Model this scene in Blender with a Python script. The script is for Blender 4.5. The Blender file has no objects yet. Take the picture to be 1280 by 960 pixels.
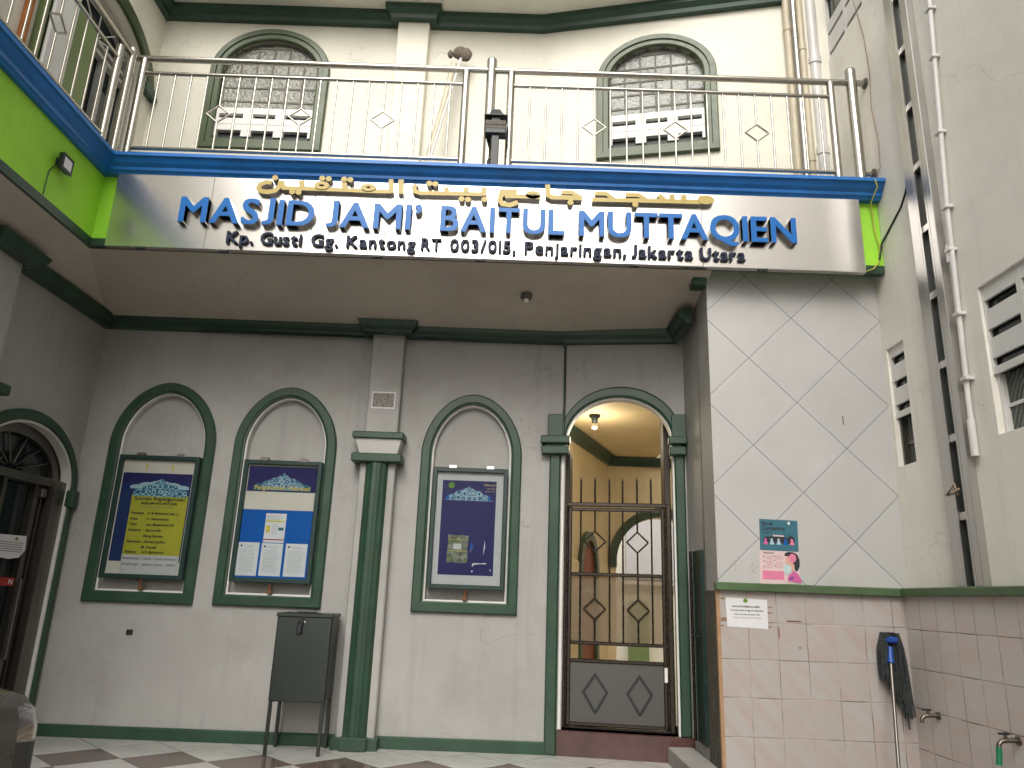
import bpy, math, random
from mathutils import Vector, Matrix
random.seed(7)
C = bpy.context.scene.collection
SC = bpy.context.scene
rad = math.radians

# ------------------------------------------------------------------ materials
MATS = {}
def new_mat(name):
    m = bpy.data.materials.new(name); m.use_nodes = True
    MATS[name] = m
    return m, m.node_tree, m.node_tree.nodes['Principled BSDF']
def nd(nt, t, **kw):
    n = nt.nodes.new(t)
    for k, v in kw.items():
        setattr(n, k, v)
    return n
def math_n(nt, op, a, b=None, c=None):
    n = nd(nt, 'ShaderNodeMath', operation=op)
    for i, v in enumerate((a, b, c)):
        if v is None: continue
        if isinstance(v, (int, float)): n.inputs[i].default_value = v
        else: nt.links.new(v, n.inputs[i])
    return n.outputs[0]
def mix_c(nt, fac, a, b, mode='MIX'):
    n = nd(nt, 'ShaderNodeMix', data_type='RGBA', blend_type=mode)
    for s, v in ((n.inputs['Factor'], fac), (n.inputs[6], a), (n.inputs[7], b)):
        if isinstance(v, (int, float)): s.default_value = v
        elif isinstance(v, tuple): s.default_value = (*v, 1) if len(v) == 3 else v
        else: nt.links.new(v, s)
    return n.outputs[2]
def ramp(nt, fac, lo, hi):
    n = nd(nt, 'ShaderNodeMapRange'); n.clamp = True
    nt.links.new(fac, n.inputs[0]); n.inputs[1].default_value = lo; n.inputs[2].default_value = hi
    return n.outputs[0]
def coords(nt):
    return nd(nt, 'ShaderNodeTexCoord').outputs['Object']
def noise(nt, scale, detail=4, rough=.55, vec=None, stretch=None):
    n = nd(nt, 'ShaderNodeTexNoise')
    n.inputs['Scale'].default_value = scale; n.inputs['Detail'].default_value = detail
    n.inputs['Roughness'].default_value = rough
    v = vec or coords(nt)
    if stretch:
        mp = nd(nt, 'ShaderNodeMapping'); mp.inputs['Scale'].default_value = stretch
        nt.links.new(v, mp.inputs[0]); v = mp.outputs[0]
    nt.links.new(v, n.inputs['Vector'])
    return n.outputs['Fac']
def bump(nt, b, h, strength, dist=.01):
    n = nd(nt, 'ShaderNodeBump'); n.inputs['Strength'].default_value = strength
    n.inputs['Distance'].default_value = dist
    nt.links.new(h, n.inputs['Height']); nt.links.new(n.outputs[0], b.inputs['Normal'])
def paint(name, col, rough=.5, var=.12, scale=3., dirt=None, dirt_amt=.0, bmp=0., bscale=60., metal=0., stretch=None, dscale=1.3):
    m, nt, b = new_mat(name)
    f = noise(nt, scale, 5, .6, stretch=stretch)
    c = mix_c(nt, ramp(nt, f, .3, .7), tuple(x*(1-var) for x in col), tuple(min(1, x*(1+var)) for x in col))
    if dirt:
        d = ramp(nt, noise(nt, dscale, 8, .68), .5, .78)
        d2 = math_n(nt, 'MULTIPLY', d, dirt_amt)
        c = mix_c(nt, d2, c, dirt)
    nt.links.new(c, b.inputs['Base Color'])
    r = noise(nt, scale*4, 3)
    rr = nd(nt, 'ShaderNodeMapRange'); nt.links.new(r, rr.inputs[0])
    rr.inputs[3].default_value = max(.02, rough-.12); rr.inputs[4].default_value = min(1, rough+.12)
    nt.links.new(rr.outputs[0], b.inputs['Roughness'])
    b.inputs['Metallic'].default_value = metal
    if bmp: bump(nt, b, noise(nt, bscale, 6, .6), bmp, .004)
    return m

def plaster(name, col, dirt, amt, streak=.25):
    m, nt, b = new_mat(name)
    f = noise(nt, 1.1, 7, .62)
    c = mix_c(nt, ramp(nt, f, .32, .7), tuple(x*.9 for x in col), tuple(min(1, x*1.06) for x in col))
    d = ramp(nt, noise(nt, .8, 9, .7), .50, .74)
    c = mix_c(nt, math_n(nt, 'MULTIPLY', d, amt), c, dirt)
    # rain streaks: noise squeezed sideways, long in height
    s = ramp(nt, noise(nt, 1.0, 6, .6, stretch=(7, 7, .55)), .56, .80)
    c = mix_c(nt, math_n(nt, 'MULTIPLY', s, streak*amt*2), c, tuple(x*.7 for x in dirt))
    # old repainting in patches and a few hairline cracks
    vp = nd(nt, 'ShaderNodeTexVoronoi'); vp.inputs['Scale'].default_value = 1.5
    dv = nd(nt, 'ShaderNodeVectorMath', operation='ADD'); nz = nd(nt, 'ShaderNodeTexNoise'); nz.inputs['Scale'].default_value = 2.2; nz.inputs['Detail'].default_value = 5
    co_ = coords(nt); nt.links.new(co_, nz.inputs['Vector']); nt.links.new(co_, dv.inputs[0])
    sc_ = nd(nt, 'ShaderNodeVectorMath', operation='SCALE'); nt.links.new(nz.outputs['Color'], sc_.inputs[0]); sc_.inputs['Scale'].default_value = .8
    nt.links.new(sc_.outputs[0], dv.inputs[1]); nt.links.new(dv.outputs[0], vp.inputs['Vector'])
    sc2 = nd(nt, 'ShaderNodeSeparateColor'); nt.links.new(vp.outputs['Color'], sc2.inputs[0])
    c = mix_c(nt, math_n(nt, 'MULTIPLY', sc2.outputs[0], .13*amt/.5), c, tuple(x*.72 for x in col))
    vc = nd(nt, 'ShaderNodeTexVoronoi', feature='DISTANCE_TO_EDGE'); vc.inputs['Scale'].default_value = .9; nt.links.new(dv.outputs[0], vc.inputs['Vector'])
    ck = math_n(nt, 'MULTIPLY', math_n(nt, 'LESS_THAN', vc.outputs['Distance'], .0035), math_n(nt, 'GREATER_THAN', noise(nt, .7, 2), .56))
    c = mix_c(nt, math_n(nt, 'MULTIPLY', ck, .24), c, tuple(x*.45 for x in dirt))
    # fine specks
    sp = ramp(nt, noise(nt, 26, 2, .5), .70, .78)
    c = mix_c(nt, math_n(nt, 'MULTIPLY', sp, .16), c, (.20, .18, .15))
    nt.links.new(c, b.inputs['Base Color'])
    b.inputs['Roughness'].default_value = .62
    bump(nt, b, math_n(nt, 'ADD', noise(nt, 45, 6, .6), math_n(nt, 'MULTIPLY', noise(nt, 5, 3), 2.)), .22, .005)
    return m
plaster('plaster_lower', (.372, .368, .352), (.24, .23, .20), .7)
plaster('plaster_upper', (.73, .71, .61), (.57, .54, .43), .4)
plaster('plaster_right', (.80, .775, .71), (.60, .56, .48), .5, .3)
plaster('plaster_cream', (.76, .62, .37), (.56, .42, .22), .5)
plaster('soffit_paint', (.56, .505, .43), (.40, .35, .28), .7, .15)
paint('white_trim', (.66, .655, .63), .45, .05, 6, (.45, .43, .38), .35, .08)
paint('green_trim', (.020, .056, .033), .38, .22, 5, (.05, .075, .05), .5, .12, 70)
paint('green_rail', (.065, .115, .05), .45, .25, 5, (.11, .11, .075), .6, .15)
paint('green_olive', (.046, .070, .028), .4, .15, 4, (.10, .12, .06), .4, .1)
paint('green_panel', (.16, .22, .085), .45, .15, 3, (.2, .22, .12), .4, .1)
paint('blue_paint', (.008, .15, .50), .42, .18, 4, (.03, .12, .26), .5, .1)
plaster('lime_paint', (.32, .68, .035), (.20, .45, .05), .5, .35)
paint('orange_curtain', (.38, .13, .03), .8, .2, 8)
paint('dark_green_board', (.012, .035, .03), .35, .2, 12)
paint('black_plastic', (.012, .018, .02), .45, .2, 20)
paint('grey_plastic', (.10, .09, .08), .6, .25, 12)
paint('brown_wood', (.085, .05, .028), .5, .3, 6, (.04, .025, .015), .6, .15, stretch=(1, 1, .15))
paint('dark_wood', (.035, .022, .014), .5, .3, 6, (.02, .014, .01), .6, .15, stretch=(1, 1, .15))
paint('red_wood', (.24, .055, .022), .5, .25, 6, stretch=(1, 1, .15))
paint('pvc_white', (.62, .61, .60), .35, .06, 8, (.4, .37, .33), .5)
paint('pvc_cream', (.52, .46, .34), .45, .08, 8, (.35, .3, .22), .5)
paint('rubber', (.015, .015, .016), .75, .2, 30)
paint('concrete', (.34, .33, .31), .85, .15, 2, (.2, .19, .17), .5, .25)
paint('kitchen_brown', (.30, .22, .15), .8, .15, 1.2, (.2, .15, .1), .5, .2)
paint('cream_house', (.62, .55, .44), .7, .1, .8, (.4, .35, .28), .5, .2)
paint('rust', (.16, .07, .03), .8, .3, 40)
paint('wire_yellow', (.45, .42, .06), .5, .1, 20)
paint('bulb_white', (.75, .72, .65), .25, .03, 20)
paint('rubber_hose_green', (.01, .17, .07), .4, .15, 20)
paint('mop_yarn', (.028, .034, .034), .95, .5, 40, (.07, .065, .06), .5, .6, 160)
paint('mop_blue', (.01, .06, .30), .4, .15, 20)
paint('car_paint', (.075, .066, .055), .30, .06, 3, (.11, .095, .08), .3, metal=.35)
paint('car_black', (.02, .022, .023), .5, .2, 20)
paint('duster_brown', (.14, .11, .085), .95, .4, 40, bmp=.5, bscale=90)
paint('brick_slate', (.075, .07, .055), .8, .5, 18, (.16, .14, .10), .8, .9, 50, stretch=(1, 1, 3), dscale=9)
paint('edge_tan', (.36, .22, .12), .6, .2, 12)
paint('inner_tiles', (.62, .55, .42), .25, .06, 3)
paint('stone_red', (.075, .032, .028), .18, .35, 5, (.04, .02, .018), .6)
paint('cement_step', (.30, .29, .27), .8, .12, 4, (.2, .19, .17), .5, .2)

def steel(name, col, rough, stretch=(1, 1, 1), scale=40, var=.12, rv=.1, bmp=.10):
    m, nt, b = new_mat(name)
    f = noise(nt, scale, 5, .6, stretch=stretch)
    c = mix_c(nt, f, tuple(x*(1-var) for x in col), tuple(min(1, x*(1+var)) for x in col))
    nt.links.new(c, b.inputs['Base Color'])
    b.inputs['Metallic'].default_value = 1.
    rr = nd(nt, 'ShaderNodeMapRange'); nt.links.new(f, rr.inputs[0])
    rr.inputs[3].default_value = max(.03, rough-rv); rr.inputs[4].default_value = rough+rv
    nt.links.new(rr.outputs[0], b.inputs['Roughness'])
    if bmp: bump(nt, b, noise(nt, 2.2, 2, .5), bmp, .02)
    return m
steel('steel_rail', (.42, .40, .35), .24, bmp=0)
steel('steel_sign', (.74, .72, .70), .24, (.4, 1, 60), 12, .05, .05)
steel('steel_gate', (.062, .052, .045), .28, bmp=0)
steel('steel_gate_panel', (.13, .125, .12), .5, (.5, 1, 8), 8, .12, .06)
steel('steel_box', (.072, .082, .076), .38, (30, 30, .6), 6, .10, .06)
steel('steel_tray', (.52, .51, .49), .36, (20, 20, .5), 6, .15, .1)
steel('aluminium', (.20, .19, .17), .42)
steel('brass_tap', (.17, .155, .125), .38)
steel('chrome', (.75, .74, .72), .15)
steel('letter_side', (.32, .31, .29), .35)

def solid(name, col, rough=.5, spec=None, metal=0):
    m, nt, b = new_mat(name)
    f = noise(nt, 25, 3)
    nt.links.new(mix_c(nt, f, tuple(x*.94 for x in col), tuple(min(1, x*1.06) for x in col)), b.inputs['Base Color'])
    b.inputs['Roughness'].default_value = rough; b.inputs['Metallic'].default_value = metal
    b.inputs['Specular IOR Level'].default_value = .5 if spec is None and not name.startswith('print') else (spec or .15)
    return m
solid('letter_blue', (.012, .135, .44), .34, .3)
solid('letter_gold', (.43, .325, .08), .4)
solid('letter_navy', (.016, .024, .050), .5, .2)
solid('letter_dark_side', (.02, .022, .026), .5, .3)
solid('paper_white', (.66, .66, .68), .75)
solid('paper_cream', (.62, .57, .50), .75)
solid('paper_grey', (.50, .49, .50), .8)
solid('print_yellow', (.41, .39, .04), .6)
solid('print_purple', (.028, .024, .11), .5)
solid('print_navy', (.022, .040, .13), .45)
solid('print_blue', (.008, .10, .40), .5)
solid('print_sheet_yellow', (.62, .50, .06), .6)
solid('print_teal', (.05, .15, .20), .5)
solid('print_teal_dark', (.02, .11, .17), .5)
solid('print_pale', (.36, .50, .58), .5)
solid('print_pink', (.66, .20, .33), .55)
solid('print_pink_pale', (.64, .50, .50), .55)
solid('print_magenta', (.55, .12, .32), .55)
solid('print_violet', (.16, .07, .28), .55)
solid('print_skin', (.62, .36, .30), .55)
solid('print_mask', (.45, .58, .58), .55)
solid('print_red', (.30, .035, .03), .55)
solid('print_green', (.12, .24, .03), .55)
solid('ink', (.018, .020, .028), .7)
solid('ink_grey', (.16, .16, .18), .7)
solid('ink_gold', (.50, .40, .06), .6)
solid('tape_brown', (.22, .14, .07), .5)
solid('grout_line', (.16, .15, .13), .9)

def arabesque(name, bg, fg):
    m, nt, b = new_mat(name)
    v = nd(nt, 'ShaderNodeTexVoronoi'); v.inputs['Scale'].default_value = 22
    v.inputs['Randomness'].default_value = .35
    nt.links.new(coords(nt), v.inputs['Vector'])
    w = math_n(nt, 'SINE', math_n(nt, 'MULTIPLY', v.outputs['Distance'], 22))
    c = mix_c(nt, ramp(nt, w, .0, .5), bg, fg)
    nt.links.new(c, b.inputs['Base Color']); b.inputs['Roughness'].default_value = .5
arabesque('print_arabesque', (.012, .10, .19), (.30, .50, .58))
arabesque('print_arabesque_faded', (.03, .12, .24), (.32, .44, .50))

def collage(name):
    m, nt, b = new_mat(name)
    v = nd(nt, 'ShaderNodeTexVoronoi'); v.inputs['Scale'].default_value = 34
    nt.links.new(coords(nt), v.inputs['Vector'])
    hs = nd(nt, 'ShaderNodeSeparateColor'); nt.links.new(v.outputs['Color'], hs.inputs[0])
    c = mix_c(nt, hs.outputs[0], (.06, .07, .05), (.24, .24, .19))
    c = mix_c(nt, math_n(nt, 'GREATER_THAN', hs.outputs[1], .74), c, (.10, .15, .05))
    nt.links.new(c, b.inputs['Base Color']); b.inputs['Roughness'].default_value = .5
collage('print_collage')
def newsprint():
    m, nt, b = new_mat('print_newsprint')
    f = noise(nt, 55, 3, .7, stretch=(1, 1, 2.5))
    c = mix_c(nt, ramp(nt, f, .4, .6), (.10, .095, .09), (.36, .33, .30))
    nt.links.new(c, b.inputs['Base Color']); b.inputs['Roughness'].default_value = .8
newsprint()

def sep(nt, v):
    s = nd(nt, 'ShaderNodeSeparateXYZ'); nt.links.new(v, s.inputs[0]); return s.outputs
def edge_dist(nt, a, period, off):
    f = math_n(nt, 'FRACT', math_n(nt, 'DIVIDE', math_n(nt, 'ADD', a, -off), period))
    return math_n(nt, 'MULTIPLY', math_n(nt, 'MINIMUM', f, math_n(nt, 'SUBTRACT', 1., f)), period)
def cell(nt, a, period, off):
    return math_n(nt, 'FLOOR', math_n(nt, 'DIVIDE', math_n(nt, 'ADD', a, -off), period))
def rand2(nt, a, b):
    cb = nd(nt, 'ShaderNodeCombineXYZ'); nt.links.new(a, cb.inputs[0]); nt.links.new(b, cb.inputs[1])
    w = nd(nt, 'ShaderNodeTexWhiteNoise'); nt.links.new(cb.outputs[0], w.inputs[0]); return w.outputs[0]
# glazed pink wall tiles, 20 x 25 cm; axis = which object axis runs along the wall
def pink_tiles(name, axis, off_u, off_z, pu, pz, k=1.):
    m, nt, b = new_mat(name)
    co = coords(nt); s = sep(nt, co)
    u, z = s[axis], s[2]
    du, dz = edge_dist(nt, u, pu, off_u), edge_dist(nt, z, pz, off_z)
    g = math_n(nt, 'MINIMUM', math_n(nt, 'MULTIPLY', du, 1.25), dz)
    groutm = math_n(nt, 'LESS_THAN', g, .0026)
    rnd = rand2(nt, cell(nt, u, pu, off_u), cell(nt, z, pz, off_z))
    sh = nd(nt, 'ShaderNodeVectorMath', operation='ADD'); nt.links.new(co, sh.inputs[0])
    cb = nd(nt, 'ShaderNodeCombineXYZ')
    for i in range(3): nt.links.new(math_n(nt, 'MULTIPLY', rnd, 9.), cb.inputs[i])
    nt.links.new(cb.outputs[0], sh.inputs[1])
    mp = nd(nt, 'ShaderNodeMapping'); mp.inputs['Rotation'].default_value = (rad(35), rad(38), rad(20))
    nt.links.new(sh.outputs[0], mp.inputs[0])
    mar = noise(nt, 3.2, 4, .5, vec=mp.outputs[0], stretch=(4., .8, .8))
    c = mix_c(nt, ramp(nt, mar, .40, .68), (.415*k, .395*k, .38*k), (.42*k, .345*k, .315*k))
    c = mix_c(nt, math_n(nt, 'MULTIPLY', rnd, .16), c, (.34*k, .28*k, .26*k))
    dirt = ramp(nt, noise(nt, 1.4, 7, .65), .5, .8)
    c = mix_c(nt, math_n(nt, 'MULTIPLY', dirt, .3), c, (.36, .33, .26))
    br = ramp(nt, noise(nt, 4.5, 3), .40, .62)
    gc = mix_c(nt, br, (.42, .37, .32), (.10, .085, .065))
    c = mix_c(nt, groutm, c, gc)
    nt.links.new(c, b.inputs['Base Color'])
    rr = mix_c(nt, groutm, (.22, .22, .22), (.9, .9, .9)); nt.links.new(rr, b.inputs['Roughness'])
    bump(nt, b, math_n(nt, 'MINIMUM', g, .006), .5, .6)
pink_tiles('pink_tiles_front', 0, 1.711, .838, .205, .249)
pink_tiles('pink_tiles_side_lit', 1, 5.512, .823, .205, .2555, 1.3)  # same tiles, colour brightened to stand in for light on this wall
# big white plates set on the diagonal, thin dark joints
def diag_plates():
    m, nt, b = new_mat('diagonal_plates')
    co = coords(nt); s = sep(nt, co)
    a = math_n(nt, 'ADD', math_n(nt, 'DIVIDE', math_n(nt, 'ADD', s[0], -2.174), .3515), math_n(nt, 'DIVIDE', math_n(nt, 'ADD', s[2], -2.708), .3455))
    d = math_n(nt, 'SUBTRACT', math_n(nt, 'DIVIDE', math_n(nt, 'ADD', s[0], -2.174), .3515), math_n(nt, 'DIVIDE', math_n(nt, 'ADD', s[2], -2.708), .3455))
    g = math_n(nt, 'MINIMUM', edge_dist(nt, a, 2., 0.), edge_dist(nt, d, 2., 0.))
    wob = math_n(nt, 'MULTIPLY', noise(nt, 6, 3), .008)
    gm = math_n(nt, 'LESS_THAN', g, math_n(nt, 'ADD', wob, .006))
    rnd = rand2(nt, cell(nt, a, 2., 0.), cell(nt, d, 2., 0.))
    f = noise(nt, 1.6, 7, .62)
    c = mix_c(nt, ramp(nt, f, .3, .7), (.415, .412, .406), (.48, .477, .472))
    c = mix_c(nt, math_n(nt, 'MULTIPLY', rnd, .30), c, (.38, .38, .365))
    dirt = ramp(nt, noise(nt, 1.0, 8, .7), .55, .8)
    c = mix_c(nt, math_n(nt, 'MULTIPLY', dirt, .3), c, (.40, .385, .345))
    c = mix_c(nt, gm, c, (.15, .15, .148))
    nt.links.new(c, b.inputs['Base Color']); b.inputs['Roughness'].default_value = .42
    bump(nt, b, math_n(nt, 'MULTIPLY', math_n(nt, 'MINIMUM', g, .02), .3), .5, .5)
diag_plates()
# chequered terrace tiles laid on the diagonal
def checker():
    m, nt, b = new_mat('chequer_tiles')
    co = coords(nt); s = sep(nt, co)
    p = .3065
    a = math_n(nt, 'ADD', math_n(nt, 'ADD', s[0], 2.695), math_n(nt, 'ADD', s[1], -5.825))
    d = math_n(nt, 'SUBTRACT', math_n(nt, 'ADD', s[0], 2.695), math_n(nt, 'ADD', s[1], -5.825))
    P = 2*p
    par = math_n(nt, 'MODULO', math_n(nt, 'ABSOLUTE', math_n(nt, 'ADD', cell(nt, a, P, 0.), cell(nt, d, P, 0.))), 2.)
    g = math_n(nt, 'MINIMUM', edge_dist(nt, a, P, 0.), edge_dist(nt, d, P, 0.))
    rnd = rand2(nt, cell(nt, a, P, 0.), cell(nt, d, P, 0.))
    vein = ramp(nt, noise(nt, 4, 7, .7), .35, .7)
    light = mix_c(nt, vein, (.42, .42, .40), (.56, .55, .53))
    dark = mix_c(nt, vein, (.070, .040, .034), (.12, .072, .06))
    far = math_n(nt, 'GREATER_THAN', s[1], 6.13)
    sel = math_n(nt, 'MULTIPLY', math_n(nt, 'SUBTRACT', 1., far), math_n(nt, 'SUBTRACT', 1., par))
    c = mix_c(nt, sel, light, dark)
    c = mix_c(nt, math_n(nt, 'MULTIPLY', rnd, .15), c, (.25, .24, .22))
    c = mix_c(nt, math_n(nt, 'LESS_THAN', g, .004), c, (.16, .15, .13))
    nt.links.new(c, b.inputs['Base Color']); b.inputs['Roughness'].default_value = .16
    bump(nt, b, math_n(nt, 'MINIMUM', g, .006), .3, .5)
checker()
def glass_mats():
    m, nt, b = new_mat('dark_glass')
    b.inputs['Base Color'].default_value = (.012, .018, .02, 1); b.inputs['Roughness'].default_value = .08
    bump(nt, b, noise(nt, 1.5, 2), .08, .02)
    m, nt, b = new_mat('patterned_glass')
    w = nd(nt, 'ShaderNodeTexWave', wave_type='RINGS'); w.inputs['Scale'].default_value = 9; w.inputs['Distortion'].default_value = 3
    nt.links.new(coords(nt), w.inputs['Vector'])
    c = mix_c(nt, w.outputs['Fac'], (.035, .045, .04), (.11, .12, .10))
    nt.links.new(c, b.inputs['Base Color']); b.inputs['Roughness'].default_value = .22
    bump(nt, b, w.outputs['Fac'], .4, .01)
    for nm, c0, c1 in (('glass_block', (.055, .058, .045), (.16, .165, .13)), ('glass_block_pale', (.085, .095, .085), (.21, .22, .195))):
        m, nt, b = new_mat(nm)
        f = noise(nt, 14, 5, .65)
        c = mix_c(nt, ramp(nt, f, .35, .65), c0, c1)
        f2 = noise(nt, 2.2, 3, .5)
        c = mix_c(nt, ramp(nt, f2, .42, .7), c, tuple(x*1.25 for x in c1))
        nt.links.new(c, b.inputs['Base Color']); b.inputs['Roughness'].default_value = .12
        bump(nt, b, noise(nt, 30, 3), .6, .02)
    # clear cover of the notice boards: mostly see-through, a weak mirror on top
    m, nt, b = new_mat('clear_cover')
    out = nt.nodes['Material Output']
    tr = nd(nt, 'ShaderNodeBsdfTransparent'); gl = nd(nt, 'ShaderNodeBsdfGlossy'); gl.inputs['Roughness'].default_value = .05
    tr.inputs[0].default_value = (.90, .92, .92, 1)
    fr = nd(nt, 'ShaderNodeFresnel'); fr.inputs[0].default_value = 1.12
    mx = nd(nt, 'ShaderNodeMixShader')
    nt.links.new(fr.outputs[0], mx.inputs[0]); nt.links.new(tr.outputs[0], mx.inputs[1]); nt.links.new(gl.outputs[0], mx.inputs[2])
    nt.links.new(mx.outputs[0], out.inputs[0])
    # smoky sheet behind the gate bars
    m, nt, b = new_mat('smoky_sheet')
    out = nt.nodes['Material Output']
    tr = nd(nt, 'ShaderNodeBsdfTransparent'); tr.inputs[0].default_value = (.78, .74, .68, 1)
    tl = nd(nt, 'ShaderNodeBsdfTranslucent'); tl.inputs[0].default_value = (.75, .70, .60, 1)
    df = nd(nt, 'ShaderNodeBsdfDiffuse'); df.inputs[0].default_value = (.42, .36, .28, 1)
    m1 = nd(nt, 'ShaderNodeMixShader'); m1.inputs[0].default_value = .5
    nt.links.new(tl.outputs[0], m1.inputs[1]); nt.links.new(df.outputs[0], m1.inputs[2])
    mx = nd(nt, 'ShaderNodeMixShader'); mx.inputs[0].default_value = .34
    nt.links.new(tr.outputs[0], mx.inputs[1]); nt.links.new(m1.outputs[0], mx.inputs[2])
    nt.links.new(mx.outputs[0], out.inputs[0])
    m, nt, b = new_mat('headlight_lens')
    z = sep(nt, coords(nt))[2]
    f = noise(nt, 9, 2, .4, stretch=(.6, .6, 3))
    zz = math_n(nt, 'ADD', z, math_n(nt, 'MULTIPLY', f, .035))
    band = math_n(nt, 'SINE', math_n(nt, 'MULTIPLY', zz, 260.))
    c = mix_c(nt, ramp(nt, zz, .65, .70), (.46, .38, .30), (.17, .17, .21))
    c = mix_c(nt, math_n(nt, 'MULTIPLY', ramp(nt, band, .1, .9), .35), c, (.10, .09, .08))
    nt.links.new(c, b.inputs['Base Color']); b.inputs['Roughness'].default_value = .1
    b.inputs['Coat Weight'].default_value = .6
glass_mats()
M = MATS

# ------------------------------------------------------------------ mesh builder
class Frame:
    """local u (along a wall, to the right as one faces it), v (into the wall), z (up)"""
    def __init__(s, x, y, ang=0.):
        s.o = (x, y); s.c = math.cos(ang); s.s = math.sin(ang)
    def w(s, u, v, z):
        return (s.o[0]+u*s.c-v*s.s, s.o[1]+u*s.s+v*s.c, z)
WORLD = Frame(0, 0, 0)
class MB:
    def __init__(s, fr=WORLD):
        s.fr = fr; s.v = []; s.f = []; s.sm = []
    def add(s, pts, faces, smooth=False):
        n = len(s.v); s.v += [s.fr.w(*p) for p in pts]
        for f in faces:
            s.f.append([i+n for i in f]); s.sm.append(smooth)
        return s
    def box(s, u0, u1, v0, v1, z0, z1):
        P = [(u0, v0, z0), (u1, v0, z0), (u1, v1, z0), (u0, v1, z0), (u0, v0, z1), (u1, v0, z1), (u1, v1, z1), (u0, v1, z1)]
        return s.add(P, [(0, 3, 2, 1), (4, 5, 6, 7), (0, 1, 5, 4), (1, 2, 6, 5), (2, 3, 7, 6), (3, 0, 4, 7)])
    def bbox(s, u0, u1, v0, v1, z0, z1, b=.006):
        """box with chamfered edges"""
        def ring(z, i): return [(u0+i, v0, z), (u1-i, v0, z), (u1, v0+i, z), (u1, v1-i, z), (u1-i, v1, z), (u0+i, v1, z), (u0, v1-i, z), (u0, v0+i, z)]
        def inner(z): return [(u0+b, v0+b, z), (u1-b, v0+b, z), (u1-b, v0+b, z), (u1-b, v1-b, z), (u1-b, v1-b, z), (u0+b, v1-b, z), (u0+b, v1-b, z), (u0+b, v0+b, z)]
        P = inner(z0)+ring(z0+b, b)+ring(z1-b, b)+inner(z1)
        F = []
        for k in range(3):
            for i in range(8):
                j = (i+1) % 8
                F.append((k*8+i, k*8+j, k*8+8+j, k*8+8+i))
        F.append((7, 5, 3, 1)); F.append((25, 27, 29, 31))
        return s.add(P, F)
    def quad(s, a, b, c, d): return s.add([a, b, c, d], [(0, 1, 2, 3)])
    def prism(s, poly, v0, v1):
        """poly: list of (u, z), front at v0, back at v1"""
        n = len(poly)
        P = [(u, v0, z) for u, z in poly]+[(u, v1, z) for u, z in poly]
        F = [tuple(range(n)), tuple(range(2*n-1, n-1, -1))]
        F += [(i, i+n, (i+1) % n+n, (i+1) % n) for i in range(n)]
        return s.add(P, F)
    def strip(s, pts, w, v0, v1):
        """bar of width w following pts (u, z), mitred"""
        n = len(pts); L = []; R = []
        for i, (u, z) in enumerate(pts):
            a = pts[max(0, i-1)]; b = pts[min(n-1, i+1)]
            d0 = Vector((u-a[0], z-a[1])); d1 = Vector((b[0]-u, b[1]-z))
            if d0.length < 1e-9: d0 = d1
            if d1.length < 1e-9: d1 = d0
            d0.normalize(); d1.normalize()
            t = (d0+d1).normalized(); nn = Vector((-t.y, t.x))
            k = w/2/max(.5, nn.dot(Vector((-d1.y, d1.x))))
            L.append((u+nn.x*k, z+nn.y*k)); R.append((u-nn.x*k, z-nn.y*k))
        P = []
        for v in (v0, v1):
            for l, r in zip(L, R): P += [(l[0], v, l[1]), (r[0], v, r[1])]
        F = []; m = 2*n
        for i in range(n-1):
            a = 2*i
            F += [(a, a+1, a+3, a+2), (m+a, m+a+2, m+a+3, m+a+1), (a, a+2, m+a+2, m+a), (a+1, m+a+1, m+a+3, a+3)]
        F += [(0, m, m+1, 1), (m-2, m-1, 2*m-1, 2*m-2)]
        return s.add(P, F)
    def ellipse(s, u, z, ru, rz, v0, v1, hu=0, hz=0, n=22):
        cs = [(math.cos(2*math.pi*i/n), math.sin(2*math.pi*i/n)) for i in range(n)]
        if not hu: return s.prism([(u+ru*a, z+rz*b) for a, b in cs], v0, v1)
        P = []
        for v in (v0, v1):
            P += [(u+ru*a, v, z+rz*b) for a, b in cs]+[(u+hu*a, v, z+hz*b) for a, b in cs]
        F = []
        for i in range(n):
            j = (i+1) % n
            F += [(i, j, n+j, n+i), (2*n+i, 3*n+i, 3*n+j, 2*n+j), (i, 2*n+i, 2*n+j, j), (n+i, n+j, 3*n+j, 3*n+i)]
        return s.add(P, F)
    def tube(s, pts, r, n=10, caps=True, r2=None):
        """round tube through 3D local points"""
        pts = [Vector(p) for p in pts]; N = len(pts); P = []
        up = None
        for i, p in enumerate(pts):
            t = (pts[min(N-1, i+1)]-pts[max(0, i-1)]).normalized()
            if up is None:
                up = Vector((0, 0, 1)) if abs(t.z) < .9 else Vector((1, 0, 0))
            x = t.cross(up).normalized(); y = x.cross(t).normalized(); up = y
            rr = r if r2 is None else r+(r2-r)*i/(N-1)
            for k in range(n):
                a = 2*math.pi*k/n
                P.append(tuple(p+x*rr*math.cos(a)+y*rr*math.sin(a)))
        F = []
        for i in range(N-1):
            for k in range(n):
                l = (k+1) % n
                F.append((i*n+k, i*n+l, i*n+n+l, i*n+n+k))
        s.add(P, F, True)
        if caps:
            s.add(P[:n], [tuple(range(n-1, -1, -1))]); s.add(P[-n:], [tuple(range(n))])
        return s
    def lathe(s, cx, cy, prof, n=20, a0=0., a1=2*math.pi, smooth=True):
        """prof: list of (r, z) about the vertical line cx, cy"""
        full = abs(a1-a0-2*math.pi) < 1e-6
        m = n if full else n+1; P = []
        for r, z in prof:
            for k in range(m):
                a = a0+(a1-a0)*k/n
                P.append((cx+r*math.cos(a), cy+r*math.sin(a), z))
        F = []
        for i in range(len(prof)-1):
            for k in range(n):
                l = (k+1) % m
                F.append((i*m+k, i*m+l, i*m+m+l, i*m+m+k))
        s.add(P, F, smooth)
        return s
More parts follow.
